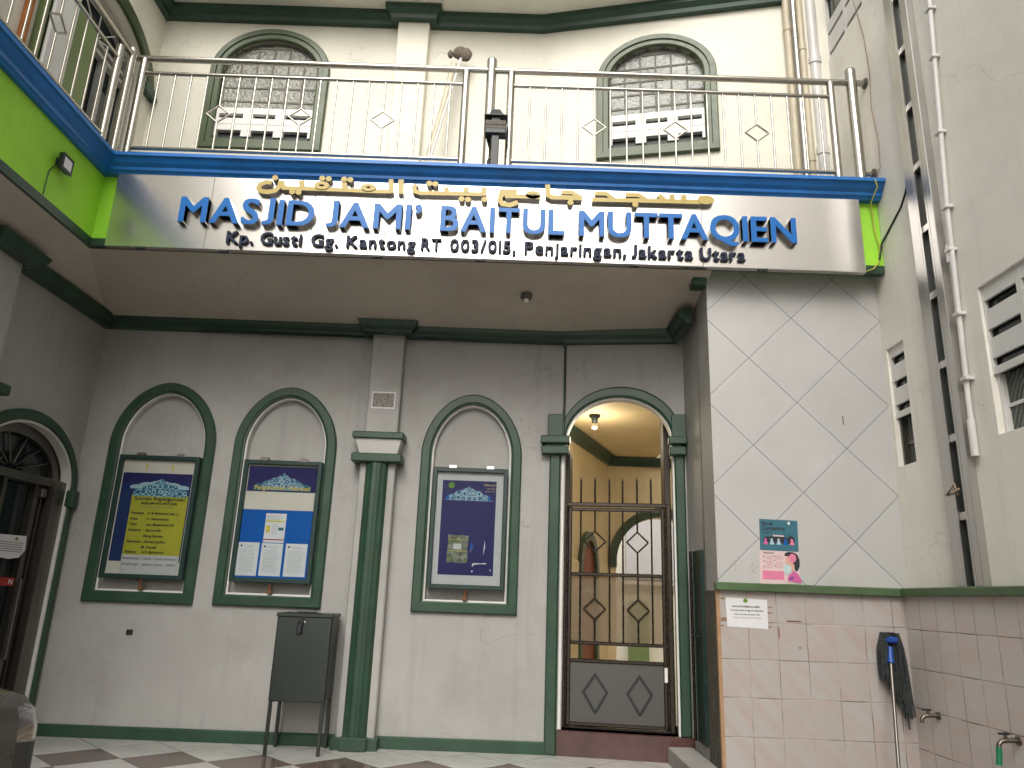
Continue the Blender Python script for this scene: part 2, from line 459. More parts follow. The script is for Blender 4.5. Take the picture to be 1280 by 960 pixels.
    def loops(s, loops, closed=True, cap_last=False, smooth=False):
        """skin between successive loops with the same number of points"""
        n = len(loops[0]); P = [p for l in loops for p in l]; F = []
        for k in range(len(loops)-1):
            for i in range(n if closed else n-1):
                j = (i+1) % n
                F.append((k*n+i, k*n+j, k*n+n+j, k*n+n+i))
        if cap_last: F.append(tuple((len(loops)-1)*n+i for i in range(n)))
        return s.add(P, F, smooth)
    def sweep(s, path, prof, caps=True):
        """closed profile [(out, z)] swept along a plan polyline [(x, y)]; out is to the right of travel"""
        n = len(path); L = []
        for i, p in enumerate(path):
            p = Vector(p)
            d0 = (p-Vector(path[i-1])).normalized() if i else None
            d1 = (Vector(path[i+1])-p).normalized() if i < n-1 else None
            d0 = d0 or d1; d1 = d1 or d0
            n0 = Vector((d0.y, -d0.x)); n1 = Vector((d1.y, -d1.x))
            mt = (n0+n1).normalized(); mt = mt/max(.35, mt.dot(n1))
            L.append([(p.x+mt.x*o, p.y+mt.y*o, z) for o, z in prof])
        s.loops(L)
        if caps:
            k = len(prof)
            s.add(L[0], [tuple(range(k-1, -1, -1))]); s.add(L[-1], [tuple(range(k))])
        return s
    def build(s, name, mat, parent=None, recalc=True):
        me = bpy.data.meshes.new(name)
        me.from_pydata(s.v, [], s.f); me.update()
        if recalc:
            import bmesh
            bm = bmesh.new(); bm.from_mesh(me); bmesh.ops.recalc_face_normals(bm, faces=bm.faces); bm.to_mesh(me); bm.free()
        for p, sm in zip(me.polygons, s.sm): p.use_smooth = sm
        if isinstance(mat, str): mat = M[mat]
        me.materials.append(mat)
        o = bpy.data.objects.new(name, me); C.objects.link(o)
        if parent: place_child(o, parent)
        return o
def place_child(o, parent):
    o.parent = parent
    base = Vector(parent.location)
    q = parent.parent
    while q:
        base += Vector(q.location); q = q.parent
    o.location = -base
def thing(name, label, cat, loc=(0, 0, 0), group=None):
    o = bpy.data.objects.new(name, None); C.objects.link(o); o.location = loc
    o.empty_display_size = .2
    return tag(o, label, cat, group)
def tag(o, label, cat, group=None):
    o['label'] = label; o['category'] = cat
    if group: o['group'] = group
    return o
def struct(o):
    o['kind'] = 'structure'; return o

def arch(l, r, spring, apex, p=2., n=28):
    """points from the left springing over the crown to the right springing, ends included"""
    c = (l+r)/2; a = (r-l)/2; h = apex-spring; out = []
    for i in range(n+1):
        t = math.pi-math.pi*i/n
        ct, st = math.cos(t), math.sin(t)
        out.append((c+a*math.copysign(abs(ct)**(2/p), ct), spring+h*abs(st)**(2/p)))
    return out
def arch_loop(l, r, sill, spring, apex, p=2., n=28):
    return [(l, sill)]+arch(l, r, spring, apex, p, n)+[(r, sill)]
def wall(mb, u0, u1, z0, z1, ops, th):
    """plastered wall of thickness th with arched openings; ops: (l, r, sill, spring, apex, p)"""
    ops = sorted(ops)
    for v in (0, th):
        prev = u0
        for l, r, sill, sp, ap, p in ops:
            mb.quad((prev, v, z0), (l, v, z0), (l, v, z1), (prev, v, z1))
            if sill > z0: mb.quad((l, v, z0), (r, v, z0), (r, v, sill), (l, v, sill))
            A = arch(l, r, sp, ap, p)
            for a, b in zip(A, A[1:]): mb.quad((a[0], v, a[1]), (b[0], v, b[1]), (b[0], v, z1), (a[0], v, z1))
            prev = r
        mb.quad((prev, v, z0), (u1, v, z0), (u1, v, z1), (prev, v, z1))
    for l, r, sill, sp, ap, p in ops:
        L = arch_loop(l, r, sill, sp, ap, p)
        mb.loops([[(u, 0, z) for u, z in L], [(u, th, z) for u, z in L]], closed=sill > z0)
    mb.quad((u0, 0, z0), (u0, th, z0), (u0, th, z1), (u0, 0, z1)); mb.quad((u1, 0, z0), (u1, th, z0), (u1, th, z1), (u1, 0, z1))
    mb.quad((u0, 0, z1), (u1, 0, z1), (u1, th, z1), (u0, th, z1)); mb.quad((u0, 0, z0), (u1, 0, z0), (u1, th, z0), (u0, th, z0))
    return mb
def trim(mb, outer, inner, prof, closed=True):
    """moulding round an opening: prof is [(f, v)], f = 0 on the outer outline, 1 on the inner"""
    loops = [[(o[0]+(i[0]-o[0])*f, v, o[1]+(i[1]-o[1])*f) for o, i in zip(outer, inner)] for f, v in prof]
    mb.loops(loops, closed)
    if not closed:
        for k in (0, -1): mb.add([l[k] for l in loops], [tuple(range(len(loops)))])
    return mb
def fill(mb, loop, v): return mb.add([(u, v, z) for u, z in loop], [tuple(range(len(loop)))])

# ------------------------------------------------------------------ lettering
_gl = {}
def glyph(txt, bold, depth):
    """mesh of a string in the built-in font at size 1: verts (x, y, z) and faces"""
    k = (txt, bold, depth)
    if k in _gl: return _gl[k]
    cu = bpy.data.curves.new('glyph', 'FONT'); cu.body = txt; cu.size = 1.; cu.offset = bold; cu.extrude = depth/2; cu.resolution_u = 4
    o = bpy.data.objects.new('glyph', cu); C.objects.link(o)
    dg = bpy.context.evaluated_depsgraph_get(); dg.update()
    me = bpy.data.meshes.new_from_object(o.evaluated_get(dg))
    V = [tuple(v.co) for v in me.vertices]; F = [tuple(p.vertices) for p in me.polygons]
    bpy.data.objects.remove(o); bpy.data.curves.remove(cu); bpy.data.meshes.remove(me)
    _gl[k] = (V, F); return V, F
def word(txt, x0, x1, base, cap, bold, gap=.075, slant=0):
    """each character laid out to span x0..x1 on the base line; yields (char, [(x, z, d)], faces)"""
    x = 0; items = []; last = ''
    KERN = {'TA': .13, 'AT': .11, 'TT': .05, 'LM': 0, 'AQ': .03, 'AS': .04, 'JA': .03, 'BA': .02}
    for ch in txt:
        if ch == ' ': x += .26; continue
        x -= KERN.get(last+ch, 0); last = ch
        V, F = glyph(ch, bold, 1.)
        if ch == 'J':
            lo = min(v[1] for v in V); hi = max(v[1] for v in V); V = [(v[0], (v[1]-lo)*.727/(hi-lo), v[2]) for v in V]
        a = min(v[0] for v in V); b = max(v[0] for v in V)
        items.append((ch, x-a, V, F)); x += b-a+gap
    tot = x-gap; sx = (x1-x0)/tot; sz = cap/.727
    for ch, off, V, F in items:
        yield ch, [(x0+(v[0]+off)*sx+v[1]*slant*sx, base+v[1]*sz, v[2]) for v in V], F
def print_line(mb, txt, u0, u1, base, cap, v, bold=.0):
    """flat lettering on a sheet: kept as thin raised ink"""
    V, F = glyph(txt, bold, 0.)
    if not V: return mb
    a = min(p[0] for p in V); b = max(p[0] for p in V)
    s = (u1-u0)/(b-a) if u1 is not None else cap/.727
    mb.add([(u0+(p[0]-a)*s, v, base+p[1]*cap/.727) for p in V], F)
    return mb

# ------------------------------------------------------------------ measured places
D = 6.522; S = 5.327; T = 5.514; RX = 2.877; LX = -3.80; BX = -3.37
XB, KD = .4414, .1409
XU, KU = .175, .215
FB = Frame(0, D)                                   # rear wall
FD = Frame(XB, D, -math.atan(KD))                  # rear wall, turned part with the doorway
FU = Frame(XU, D, -math.atan(KU))                  # the same upstairs
FL = Frame(LX, 0, math.pi/2)                       # left wall, u = y, v = further left
FR = Frame(RX, 0, -math.pi/2)                      # right wall, u = -y, v = further right
FT = Frame(0, T)                                   # tiled pier
def du(x): return (x-XB)*1.0099-.014               # plan x of the gate plane to u on the doorway wall
ucd = 1.0099

# ================================================================== the mosque
mq = thing('mosque_building', 'two storey cream mosque with green arched trims, blue balcony ledge and lime green fascia', 'mosque')

# --- ground floor, rear wall with three niches
NICHES = [(-3.557, -2.623, 1.040, 2.395, 2.953), (-2.457, -1.550, 1.046, 2.40, 2.950), (-.797, .091, 1.050, 2.395, 2.944)]
tw = .092
ops = [(l+tw, r-tw, s+tw, sp, ap-.092, 1.88) for l, r, s, sp, ap in NICHES]
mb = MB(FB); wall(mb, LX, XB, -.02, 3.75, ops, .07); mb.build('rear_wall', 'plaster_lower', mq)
mb = MB(FB)
for l, r, s, sp, ap in NICHES: mb.box(l, r, .0705, .11, s, ap)
mb.build('niche_back', 'plaster_lower', mq)
for (l, r, s, sp, ap), o in zip(NICHES, ops):
    out = arch_loop(l, r, s, sp, ap, 1.88); inn = arch_loop(o[0], o[1], o[2], o[3], o[4], 1.88)
    inn2 = arch_loop(o[0]+.016, o[1]-.016, o[2]+.014, o[3], o[4]-.016, 1.88)
    nt_ = trim(MB(FB), out, inn, [(0, .002), (.0, -.024), (.12, -.034), (.78, -.034), (.88, -.024), (1, -.022), (1, .02)]).build('niche_trim', 'green_trim', mq)
    trim(MB(FB), inn, inn2, [(0, .03), (0, .004), (1, .006), (1, .068)]).build('niche_bead', 'white_trim', nt_)
# --- doorway wall
oc_l, oc_r = (.449-XB)*ucd, (1.408-XB)*ucd
a_l, a_r = (.500-XB)*ucd, (1.408-XB)*ucd
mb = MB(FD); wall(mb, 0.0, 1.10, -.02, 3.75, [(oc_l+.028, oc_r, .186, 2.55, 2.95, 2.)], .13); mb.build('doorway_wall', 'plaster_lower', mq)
out = arch(oc_l-.015, oc_r+.075, 2.58, 3.045, 2.); inn = arch(oc_l+.028, oc_r-.004, 2.55, 2.948, 2.)
trim(MB(FD), out, inn, [(0, .0), (0, -.028), (.15, -.04), (.8, -.04), (1, -.03), (1, .01)], closed=False).build('door_arch_trim', 'green_trim', mq)
mb = MB(FD); inn3 = arch(oc_l+.043, oc_r-.019, 2.55, 2.935, 2.)
trim(mb, inn, inn3, [(0, .1), (0, -.012), (1, -.012), (1, .1)], closed=False)
mb.box(oc_l-.001, oc_l+.02, -.012, .12, .19, 2.44); mb.box(oc_r-.012, oc_r+.006, -.012, .12, .19, 2.44)
mb.build('door_reveal', 'white_trim', mq)
for s, (u0, u1) in enumerate((((.343-XB)*ucd, (.439-XB)*ucd), ((1.412-XB)*ucd, (1.497-XB)*ucd))):
    mb = MB(FD); z0 = .0 if s == 0 else .188
    mb.bbox(u0, u1, -.045, .0, z0, 2.44, .012)
    jb = mb.build('door_pilaster', 'green_trim', mq)
    e = (.07, .075) if s == 0 else (.042, .012)
    m2 = MB(FD)
    m2.bbox(u0-e[0], u1+e[1], -.10, .0, 2.418, 2.492, .008); m2.bbox(u0-e[0]-.008, u1+e[1]+.008, -.115, .0, 2.512, 2.58, .008)
    m2.box(u0-e[0]+.03, u1+e[1]-.03, -.07, .0, 2.49, 2.515); m2.bbox(u0-.02, u1+.02, -.06, .0, 2.578, 2.785, .006)
    m2.build('impost', 'green_trim', jb)
mb = MB(FD); mb.bbox(oc_l-.006, 1.30, -.035, .55, -.005, .186, .004); mb.build('door_step', 'stone_red', mq)
# --- baseboard and ground floor cornice
PIL = (-1.312, -1.003)
path = [(LX, .3), (LX, D), (PIL[0], D), (PIL[0], D-.115), (PIL[1], D-.115), (PIL[1], D), (.345, D)]
MB().sweep([(LX, 6.475), (LX, D), (PIL[0], D), (PIL[0], D-.115), (PIL[1], D-.115), (PIL[1], D), (.345, D)], [(0, 0), (.028, 0), (.028, .082), (.018, .092), (0, .092)]).build('baseboard', 'green_trim', mq)
ex, ey = FD.w(1.03, 0, 0)[:2]
cpath = [(LX, .3), (LX, 4.82), (LX+.11, 4.82), (LX+.11, 5.15), (LX, 5.15), (LX, D), (PIL[0], D), (PIL[0], D-.115), (PIL[1], D-.115), (PIL[1], D), (XB, D), (ex, ey), (1.47, 5.84)]
cprof = [(0, 3.452), (.055, 3.455), (.065, 3.485), (.10, 3.515), (.115, 3.56), (0, 3.60)]
MB().sweep(cpath, cprof).build('cornice', 'green_trim', mq)
# --- sloping soffit under the balcony
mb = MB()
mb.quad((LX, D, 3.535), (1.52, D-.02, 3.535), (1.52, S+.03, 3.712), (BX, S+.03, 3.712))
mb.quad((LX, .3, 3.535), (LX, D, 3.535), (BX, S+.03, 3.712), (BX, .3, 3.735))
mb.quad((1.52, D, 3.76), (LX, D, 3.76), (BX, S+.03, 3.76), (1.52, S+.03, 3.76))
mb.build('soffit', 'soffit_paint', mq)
# --- lower pilaster
px0, px1 = PIL
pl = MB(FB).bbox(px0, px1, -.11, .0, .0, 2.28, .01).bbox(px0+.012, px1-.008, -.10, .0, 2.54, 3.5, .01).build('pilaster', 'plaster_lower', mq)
mb = MB(FB); mb.bbox(px0-.075, px1+.065, -.185, .0, 2.478, 2.54, .01); mb.bbox(px0-.07, px1+.06, -.18, .0, 2.272, 2.352, .012)
mb.build('capital', 'green_trim', pl)
mb = MB(FB)
lo = [(px0-.01, -.115, 2.352), (px1+.005, -.115, 2.352), (px1+.005, 0, 2.352), (px0-.01, 0, 2.352)]
hi = [(px0-.05, -.165, 2.478), (px1+.04, -.165, 2.478), (px1+.04, 0, 2.478), (px0-.05, 0, 2.478)]
mb.loops([lo, hi]); mb.build('capital_neck', 'white_trim', pl)
mb = MB(FB); cx = -1.160
prof = []
n = 36
for z in (.0, 2.275):
    ring = []
    for i in range(n+1):
        a = math.pi+math.pi*i/n
        r = .094+.004*math.cos(10*math.pi*i/n)
        ring.append((cx+r*math.cos(a), -.108+.62*r*math.sin(a), z))
    prof.append(ring)
mb.loops(prof, closed=False, smooth=True); mb.build('column', 'green_trim', pl)
MB(FB).bbox(cx-.11, cx+.11, -.185, -.105, 0, .10, .008).build('plinth', 'green_trim', pl)
# --- side wall beside the doorway and the tiled pier
sidew = MB()
SX = 1.512
sidew.quad((SX, T+.33, -.02), (SX, ey+.02, -.02), (SX, ey+.02, 3.8), (SX, T+.33, 3.8))
sd = sidew.build('side_wall', 'plaster_lower', mq)
mb = MB(); mb.add([(SX-.004, 6.275, .19)]+[(SX-.004, y, z) for y, z in arch(6.275, 5.865, 1.60, 1.84, 2., 14)]+[(SX-.004, 5.865, .19)], [tuple(range(17))]); mb.build('side_door_reveal', 'concrete', sd)
mb = MB(); mb.box(SX-.03, SX-.006, 5.868, 6.12, .21, 1.60); mb.build('side_door', 'dark_green_board', sd)
mb = MB(); mb.tube([(SX-.05, 6.11, .21), (SX-.05, 6.11, 1.6)], .012); mb.tube([(SX-.05, 5.88, .96), (SX-.05, 6.12, .96)], .008); mb.build('side_door_bar', 'steel_gate', sd)
pr = MB().box(SX, 2.93, T+.004, T+.345, 1.30, 3.80).build('tiled_pier', 'plaster_lower', mq)
MB().box(SX, 2.93, T, T+.004, 1.30, 3.80).build('diagonal_plates', 'diagonal_plates', pr)
MB().box(SX-.004, 2.93, T-.012, T+.345, -.01, 1.30).build('pink_tiling', 'pink_tiles_front', pr)
MB().box(SX-.012, SX-.0045, T+.012, T+.345, -.01, 1.295).build('slate_cladding', 'brick_slate', pr)
MB().box(SX-.022, SX+.002, T-.018, T+.012, -.01, 1.295).build('corner_strip', 'edge_tan', pr)
MB().bbox(SX-.03, RX-.052, T-.055, T-.0005, 1.296, 1.354, .006).build('dado_rail', 'green_rail', pr)
mb = MB(); mb.bbox(1.395, 1.505, T-.06, T+.08, 3.635, 3.765, .01); mb.build('cornice_stub', 'green_trim', mq)
MB().bbox(1.30, SX-.013, T+.02, ey-.03, -.005, .12, .006).build('cement_step', 'cement_step', mq)

# --- balcony: lime fascia, blue ledge, slab
mb = MB(); mb.box(BX+.001, RX-.004, S+.025, S+.10, 3.78, 4.36)
mb.box(BX-.08, BX, .3, S+.10, 3.80, 4.36)
fa = mb.build('fascia', 'lime_paint', mq)
mb = MB(); mb.sweep([(BX, .3), (BX, S+.025), (RX-.004, S+.025)], [(-.06, 3.735), (.002, 3.735), (.006, 3.80), (-.06, 3.80)]); mb.build('drip_edge', 'green_trim', fa)
lprof = [(0, 4.348), (.035, 4.348), (.045, 4.362), (.062, 4.372), (.066, 4.395), (.095, 4.418), (.118, 4.452), (.14, 4.458), (.14, 4.486), (-.06, 4.486), (-.06, 4.348)]
MB().sweep([(BX, .3), (BX, S+.004), (RX-.002, S+.004)], lprof).build('ledge', 'blue_paint', mq)
mb = MB(); mb.box(LX-.2, RX, S+.06, D+.4, 4.36, 4.48); mb.box(LX-.2, BX-.05, .3, S+.1, 4.36, 4.48); mb.build('balcony_slab', 'concrete', mq)

# --- upper floor rear wall with its two arched windows
W1 = (-3.238, -2.010, 5.383, 6.31, 6.822)
W2 = (.566, 1.735, 5.325, 6.22, 6.712)
ti = .125
UX1 = (RX-XU)*math.hypot(1, KU)
mb = MB(FB); wall(mb, LX, XU, 4.45, 7.2, [(W1[0]+ti, W1[1]-ti, W1[2]+ti, W1[3], W1[4]-ti, 2.)], .16); mb.build('upper_rear_wall', 'plaster_upper', mq)
mb = MB(FU); wall(mb, 0, UX1, 4.45, 7.4, [(W2[0]+ti, W2[1]-ti, W2[2]+ti, W2[3], W2[4]-ti, 2.)], .16); mb.build('upper_turned_wall', 'plaster_upper', mq)
def upper_window(fr, W, cells, pale):
    l, r, s, sp, ap = W
    out = arch_loop(l, r, s, sp, ap); inn = arch_loop(l+ti, r-ti, s+ti, sp, ap-ti)
    w = trim(MB(fr), out, inn, [(0, .002), (0, -.03), (.08, -.045), (.5, -.045), (.55, -.03), (.9, -.03), (1, -.02), (1, .055)]).build('arched_window', 'green_olive', mq)
    mb = MB(fr); fill(mb, arch_loop(l+ti-.01, r-ti+.01, s+ti-.01, sp, ap-ti+.01), .05); mb.build('glass_blocks', pale, w)
    mb = MB(fr); a, b = l+ti, r-ti; cw = (b-a)/6
    hu = (b-a)/2; cu = (a+b)/2; hh = ap-ti-sp
    for i in range(1, 6):
        u = a+cw*i; top = sp+hh*math.sqrt(max(0, 1-((u-cu)/hu)**2))
        mb.box(u-.009, u+.009, .043, .0495, s+.45, top)
    z = s+.44
    while z < ap-ti-.02:
        half = hu if z < sp else hu*math.sqrt(max(0, 1-((z-sp)/hh)**2))
        mb.box(cu-half, cu+half, .044, .0492, z-.009, z+.009); z += cw
    mb.build('mortar_joints', 'grout_line', w)
    # white cement vent blocks in the lower part
    mb = MB(fr); z0 = s+ti
    mb.box(a+.005, b-.005, .0, .048, z0+.30, z0+.37); mb.box(a+.005, b-.005, -.005, .048, z0+.105, z0+.245)
    mb.box(a+.005, b-.005, -.008, .01, z0+.175, z0+.18)
    n = 3; sw = (b-a)/n
    for i in range(n+1):
        u = a+sw*i; h = .05 if 0 < i < n else .03
        mb.box(max(a+.004, u-h), min(b-.004, u+h), .0-.004, .0475, z0+.035, z0+.335)
    mb.build('vent_blocks', 'white_trim', w)
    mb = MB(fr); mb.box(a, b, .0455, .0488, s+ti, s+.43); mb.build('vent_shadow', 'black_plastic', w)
upper_window(FB, W1, 6, 'glass_block'); upper_window(FU, W2, 6, 'glass_block_pale')
MB(FB).bbox(-1.336, -1.012, -.10, 0, 4.48, 7.0, .01).build('upper_pilaster', 'plaster_upper', mq)
ux, uy = FU.w(UX1-.02, 0, 0)[:2]
ucp = [(LX, .3), (LX, D), (-1.345, D), (-1.345, D-.105), (-1.0, D-.105), (-1.0, D), (XU, D), (2.52, FU.w((2.52-XU)*1.0229, 0, 0)[1])]
MB().sweep(ucp, [(0, 6.905), (.06, 6.91), (.07, 6.95), (.115, 6.99), (.12, 7.06), (0, 7.08)]).build('upper_cornice', 'green_trim', mq)
mb = MB(); mb.box(LX-.3, RX+.1, 6.02, D+.3, 7.045, 7.25); mb.box(LX-.3, LX+.12, .3, 6.02, 7.045, 7.25); mb.build('eaves_ceiling', 'plaster_upper', mq)

# --- left wing: lower wall with its arched doorway, upper wall with another
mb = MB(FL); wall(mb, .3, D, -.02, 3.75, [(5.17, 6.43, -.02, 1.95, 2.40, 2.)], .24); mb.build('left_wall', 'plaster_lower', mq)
out = [(5.09, .0)]+arch(5.09, 6.50, 1.95, 2.485)+[(6.50, .0)]; inn = [(5.17, .0)]+arch(5.17, 6.43, 1.95, 2.40)+[(6.43, .0)]
ld = trim(MB(FL), out, inn, [(0, .0), (0, -.03), (.15, -.04), (.85, -.04), (1, -.03), (1, .01)], closed=False).build('left_door_trim', 'green_trim', mq)
inn2 = [(5.19, .0)]+arch(5.19, 6.41, 1.95, 2.38)+[(6.41, .0)]
trim(MB(FL), inn, inn2, [(0, .06), (0, -.02), (1, -.02), (1, .06)], closed=False).build('reveal_bead', 'white_trim', ld)
mb = MB(FL); mb.bbox(6.405, 6.505, -.07, 0, 1.80, 1.945, .01); mb.build('impost', 'green_trim', ld)
dr = MB(FL)
dr.box(6.25, 6.4095, .006, .16, 0, 2.0); dr.box(5.19, 5.28, .06, .16, 0, 2.0); dr.bbox(5.19, 6.41, .03, .14, 1.945, 2.012, .006)
trim(dr, arch(5.19, 6.41, 2.0, 2.385), arch(5.27, 6.30, 2.0, 2.30), [(0, .07), (1, .07), (1, .12)], closed=False)
dr = dr.build('left_door', 'aluminium', mq)
mb = MB(FL); fill(mb, [(5.19, 0)]+arch(5.19, 6.41, 1.95, 2.38)+[(6.41, 0)], .125); mb.build('door_glass', 'dark_glass', dr)
mb = MB(FL)
for a in (-62, -36, -12, 14, 40, 64):
    t = rad(a); mb.tube([(5.79+.08*math.sin(t), .10, 2.02+.05*math.cos(t)), (5.79+.52*math.sin(t), .10, 2.01+.30*math.cos(t))], .007, 6)
mb.build('fan_grille', 'aluminium', dr)
mb = MB(FL)
mb.box(6.10, 6.16, .07, .12, .02, 1.945); mb.box(6.20, 6.225, .075, .12, .02, 1.945); mb.box(5.72, 5.76, .08, .12, .02, 1.945)
mb.bbox(6.14, 6.20, .03, .08, 1.85, 1.92, .006); mb.tube([(6.13, .05, .6), (6.13, .05, 1.2)], .012)
mb.build('door_stile', 'aluminium', dr)
lp = MB(FL).bbox(4.84, 5.14, -.10, 0, 0, 3.5, .01).build('left_pilaster', 'plaster_lower', mq)
mb = MB(FL); mb.bbox(4.76, 5.22, -.17, 0, 2.46, 2.54, .012); mb.bbox(4.78, 5.20, -.16, 0, 2.22, 2.30, .012); mb.build('capital', 'green_trim', lp)
mb = MB(FL); mb.bbox(4.88, 5.10, -.16, -.10, 0, 2.22, .03); mb.build('column', 'green_trim', lp)
# upper left
mb = MB(FL); wall(mb, .3, D, 4.45, 7.2, [(5.04, 6.36, 4.48, 5.95, 6.37, 2.)], .24); mb.build('upper_left_wall', 'plaster_upper', mq)
out = [(4.90, 4.5)]+arch(4.90, 6.50, 5.95, 6.50)+[(6.50, 5.9)]; inn = [(5.04, 4.5)]+arch(5.04, 6.36, 5.95, 6.37)+[(6.36, 5.9)]
ut = trim(MB(FL), out, inn, [(0, 0), (0, -.03), (.15, -.04), (.85, -.04), (1, -.03), (1, .01)], closed=False).build('upper_door_trim', 'green_olive', mq)
mb = MB(FL); mb.bbox(6.30, 6.51, -.075, 0, 5.88, 5.945, .01); mb.bbox(6.30, 6.505, -.06, 0, 5.945, 6.0, .008); mb.build('impost', 'green_trim', ut)
ud = MB(FL)
trim(ud, [(5.06, 4.5)]+arch(5.06, 6.34, 5.95, 6.35)+[(6.34, 4.5)], [(5.14, 4.5)]+arch(5.14, 6.24, 5.95, 6.26)+[(6.24, 4.5)], [(0, .10), (1, .10), (1, .2)], closed=False)
ud.box(5.14, 6.24, .10, .16, 5.83, 5.87); ud.box(5.14, 6.24, .10, .16, 5.92, 5.955)
for u in (5.50, 5.86): ud.box(u-.03, u+.03, .10, .16, 4.5, 5.84)
ud = ud.build('upper_door', 'concrete', mq)
mb = MB(FL); fill(mb, [(5.06, 4.5)]+arch(5.06, 6.34, 5.95, 6.34)+[(6.34, 4.5)], .165); mb.build('door_glass', 'dark_glass', ud)
mb = MB(FL)
for a in (-60, -30, 0, 30, 60):
    t = rad(a); mb.tube([(5.69+.05*math.sin(t), .12, 5.96+.03*math.cos(t)), (5.69+.55*math.sin(t), .12, 5.95+.31*math.cos(t))], .007, 6)
mb.build('fan_grille', 'white_trim', ud)
mb = MB(FL); mb.bbox(5.15, 5.47, -.03, .10, 4.5, 5.84, .006); mb.build('shutter', 'green_panel', ud)
for u0, u1, m_ in ((4.64, 4.68, 'orange_curtain'), (4.78, 4.83, 'green_panel'), (4.30, 4.36, 'green_panel')):
    MB(FL).bbox(u0, u1, -.06, 0, 4.48, 6.3, .006).build('wall_strip', m_, mq)
MB(FL).bbox(4.86, 5.135, -.075, -.0455, 4.48, 5.9, .006).build('upper_jamb', 'white_trim', mq)

# --- the room behind the gate
rm = MB()
rm.quad((.1, 6.66, .186), (4.6, 6.0, .186), (4.6, 13.5, .186), (.1, 13.5, .186)); rm.build('inner_floor', 'inner_tiles', mq)
IA = Frame(.62, 8.25, math.atan2(1.75, .70))
ia_len = math.hypot(.70, 1.75)
mb = MB(IA); mb.quad((-1.55, 0, .18), (ia_len, 0, .18), (ia_len, 0, 3.2), (-1.55, 0, 3.2)); iw = mb.build('inner_left_wall', 'plaster_cream', mq)
mb = MB(Frame(1.32, 10.)); wall(mb, 0., 2.9, .18, 3.2, [(.10, 1.30, .18, 1.70, 2.28, 2.)], .22); ib = mb.build('inner_rear_wall', 'plaster_cream', mq)
out = [(.0, 1.62)]+arch(.0, 1.40, 1.70, 2.40)+[(1.40, 1.62)]; inn = [(.10, 1.62)]+arch(.10, 1.30, 1.70, 2.28)+[(1.30, 1.62)]
trim(MB(Frame(1.32, 10.)), out, inn, [(0, 0), (0, -.06), (1, -.06), (1, 0.02)], closed=False).build('inner_arch_trim', 'green_olive', ib)
mb = MB(); mb.sweep([IA.w(-1.5, 0, 0)[:2], (1.32, 10.), (4.2, 10.)], [(0, 2.95), (.05, 2.95), (.08, 3.02), (.12, 3.06), (0, 3.08)]); mb.build('inner_cornice', 'green_trim', mq)
mb = MB(); mb.quad((-.2, 6.68, 3.07), (1.95, 6.5, 3.07), (1.95, 10.1, 3.07), (-.2, 10.1, 3.07)); mb.build('inner_ceiling', 'plaster_cream', mq)
mb = MB(IA)
dl = arch_loop(.45, 1.25, .18, 1.50, 1.98); di = arch_loop(.55, 1.15, .18, 1.50, 1.88)
trim(mb, dl, di, [(0, 0), (0, -.05), (1, -.05), (1, .0)], closed=False); idr = mb.build('inner_door_trim', 'green_olive', mq)
mb = MB(IA); fill(mb, di, -.01); mb.build('inner_door', 'red_wood', idr)
mb = MB(IA); mb.box(.55, 1.15, -.03, -.012, 1.28, 1.32); mb.build('door_bar', 'white_trim', idr)
mb = MB(IA); mb.bbox(-.5, .35, -.06, 0, .18, 1.62, .02); mb.build('inner_pier', 'plaster_cream', mq)
# rear light court: pale wall, roller sheet, window light
mb = MB(); mb.box(.2, 4.8, 13.0, 13.2, 0, 3.6); mb.build('court_wall', 'plaster_upper', mq)
mb = MB(); mb.box(2.0, 3.6, 12.90, 12.98, 1.55, 2.6); mb.build('roller_sheet', 'paper_grey', mq)
mb = MB(); mb.box(1.9, 3.6, 12.86, 12.97, 1.47, 1.53); mb.build('sheet_rail', 'white_trim', mq)
mb = MB(); mb.box(2.02, 2.35, 12.8, 12.9, .2, 1.2); mb.build('green_cabinet', 'green_panel', mq)
mb = MB(); mb.quad((4.6, 6.0, .18), (4.6, 13.2, .18), (4.6, 13.2, 3.6), (4.6, 6.0, 3.6)); mb.build('court_side_wall', 'plaster_cream', mq)
mb = MB(); mb.quad((-.3, 6.7, .18), (-.3, 8.6, .18), (-.3, 8.6, 3.2), (-.3, 6.7, 3.2)); mb.build('inner_side_wall', 'plaster_cream', mq)
# open door leaves folded back against the reveals
mb = MB(FD); mb.bbox(oc_r-.075, oc_r-.02, .16, .62, .19, 2.92, .004); mb.build('open_door_leaf', 'dark_wood', mq)
mb = MB(FD); mb.bbox(oc_l+.02, oc_l+.06, .16, .62, .19, 2.50, .004); mb.build('open_door_leaf', 'dark_wood', mq)

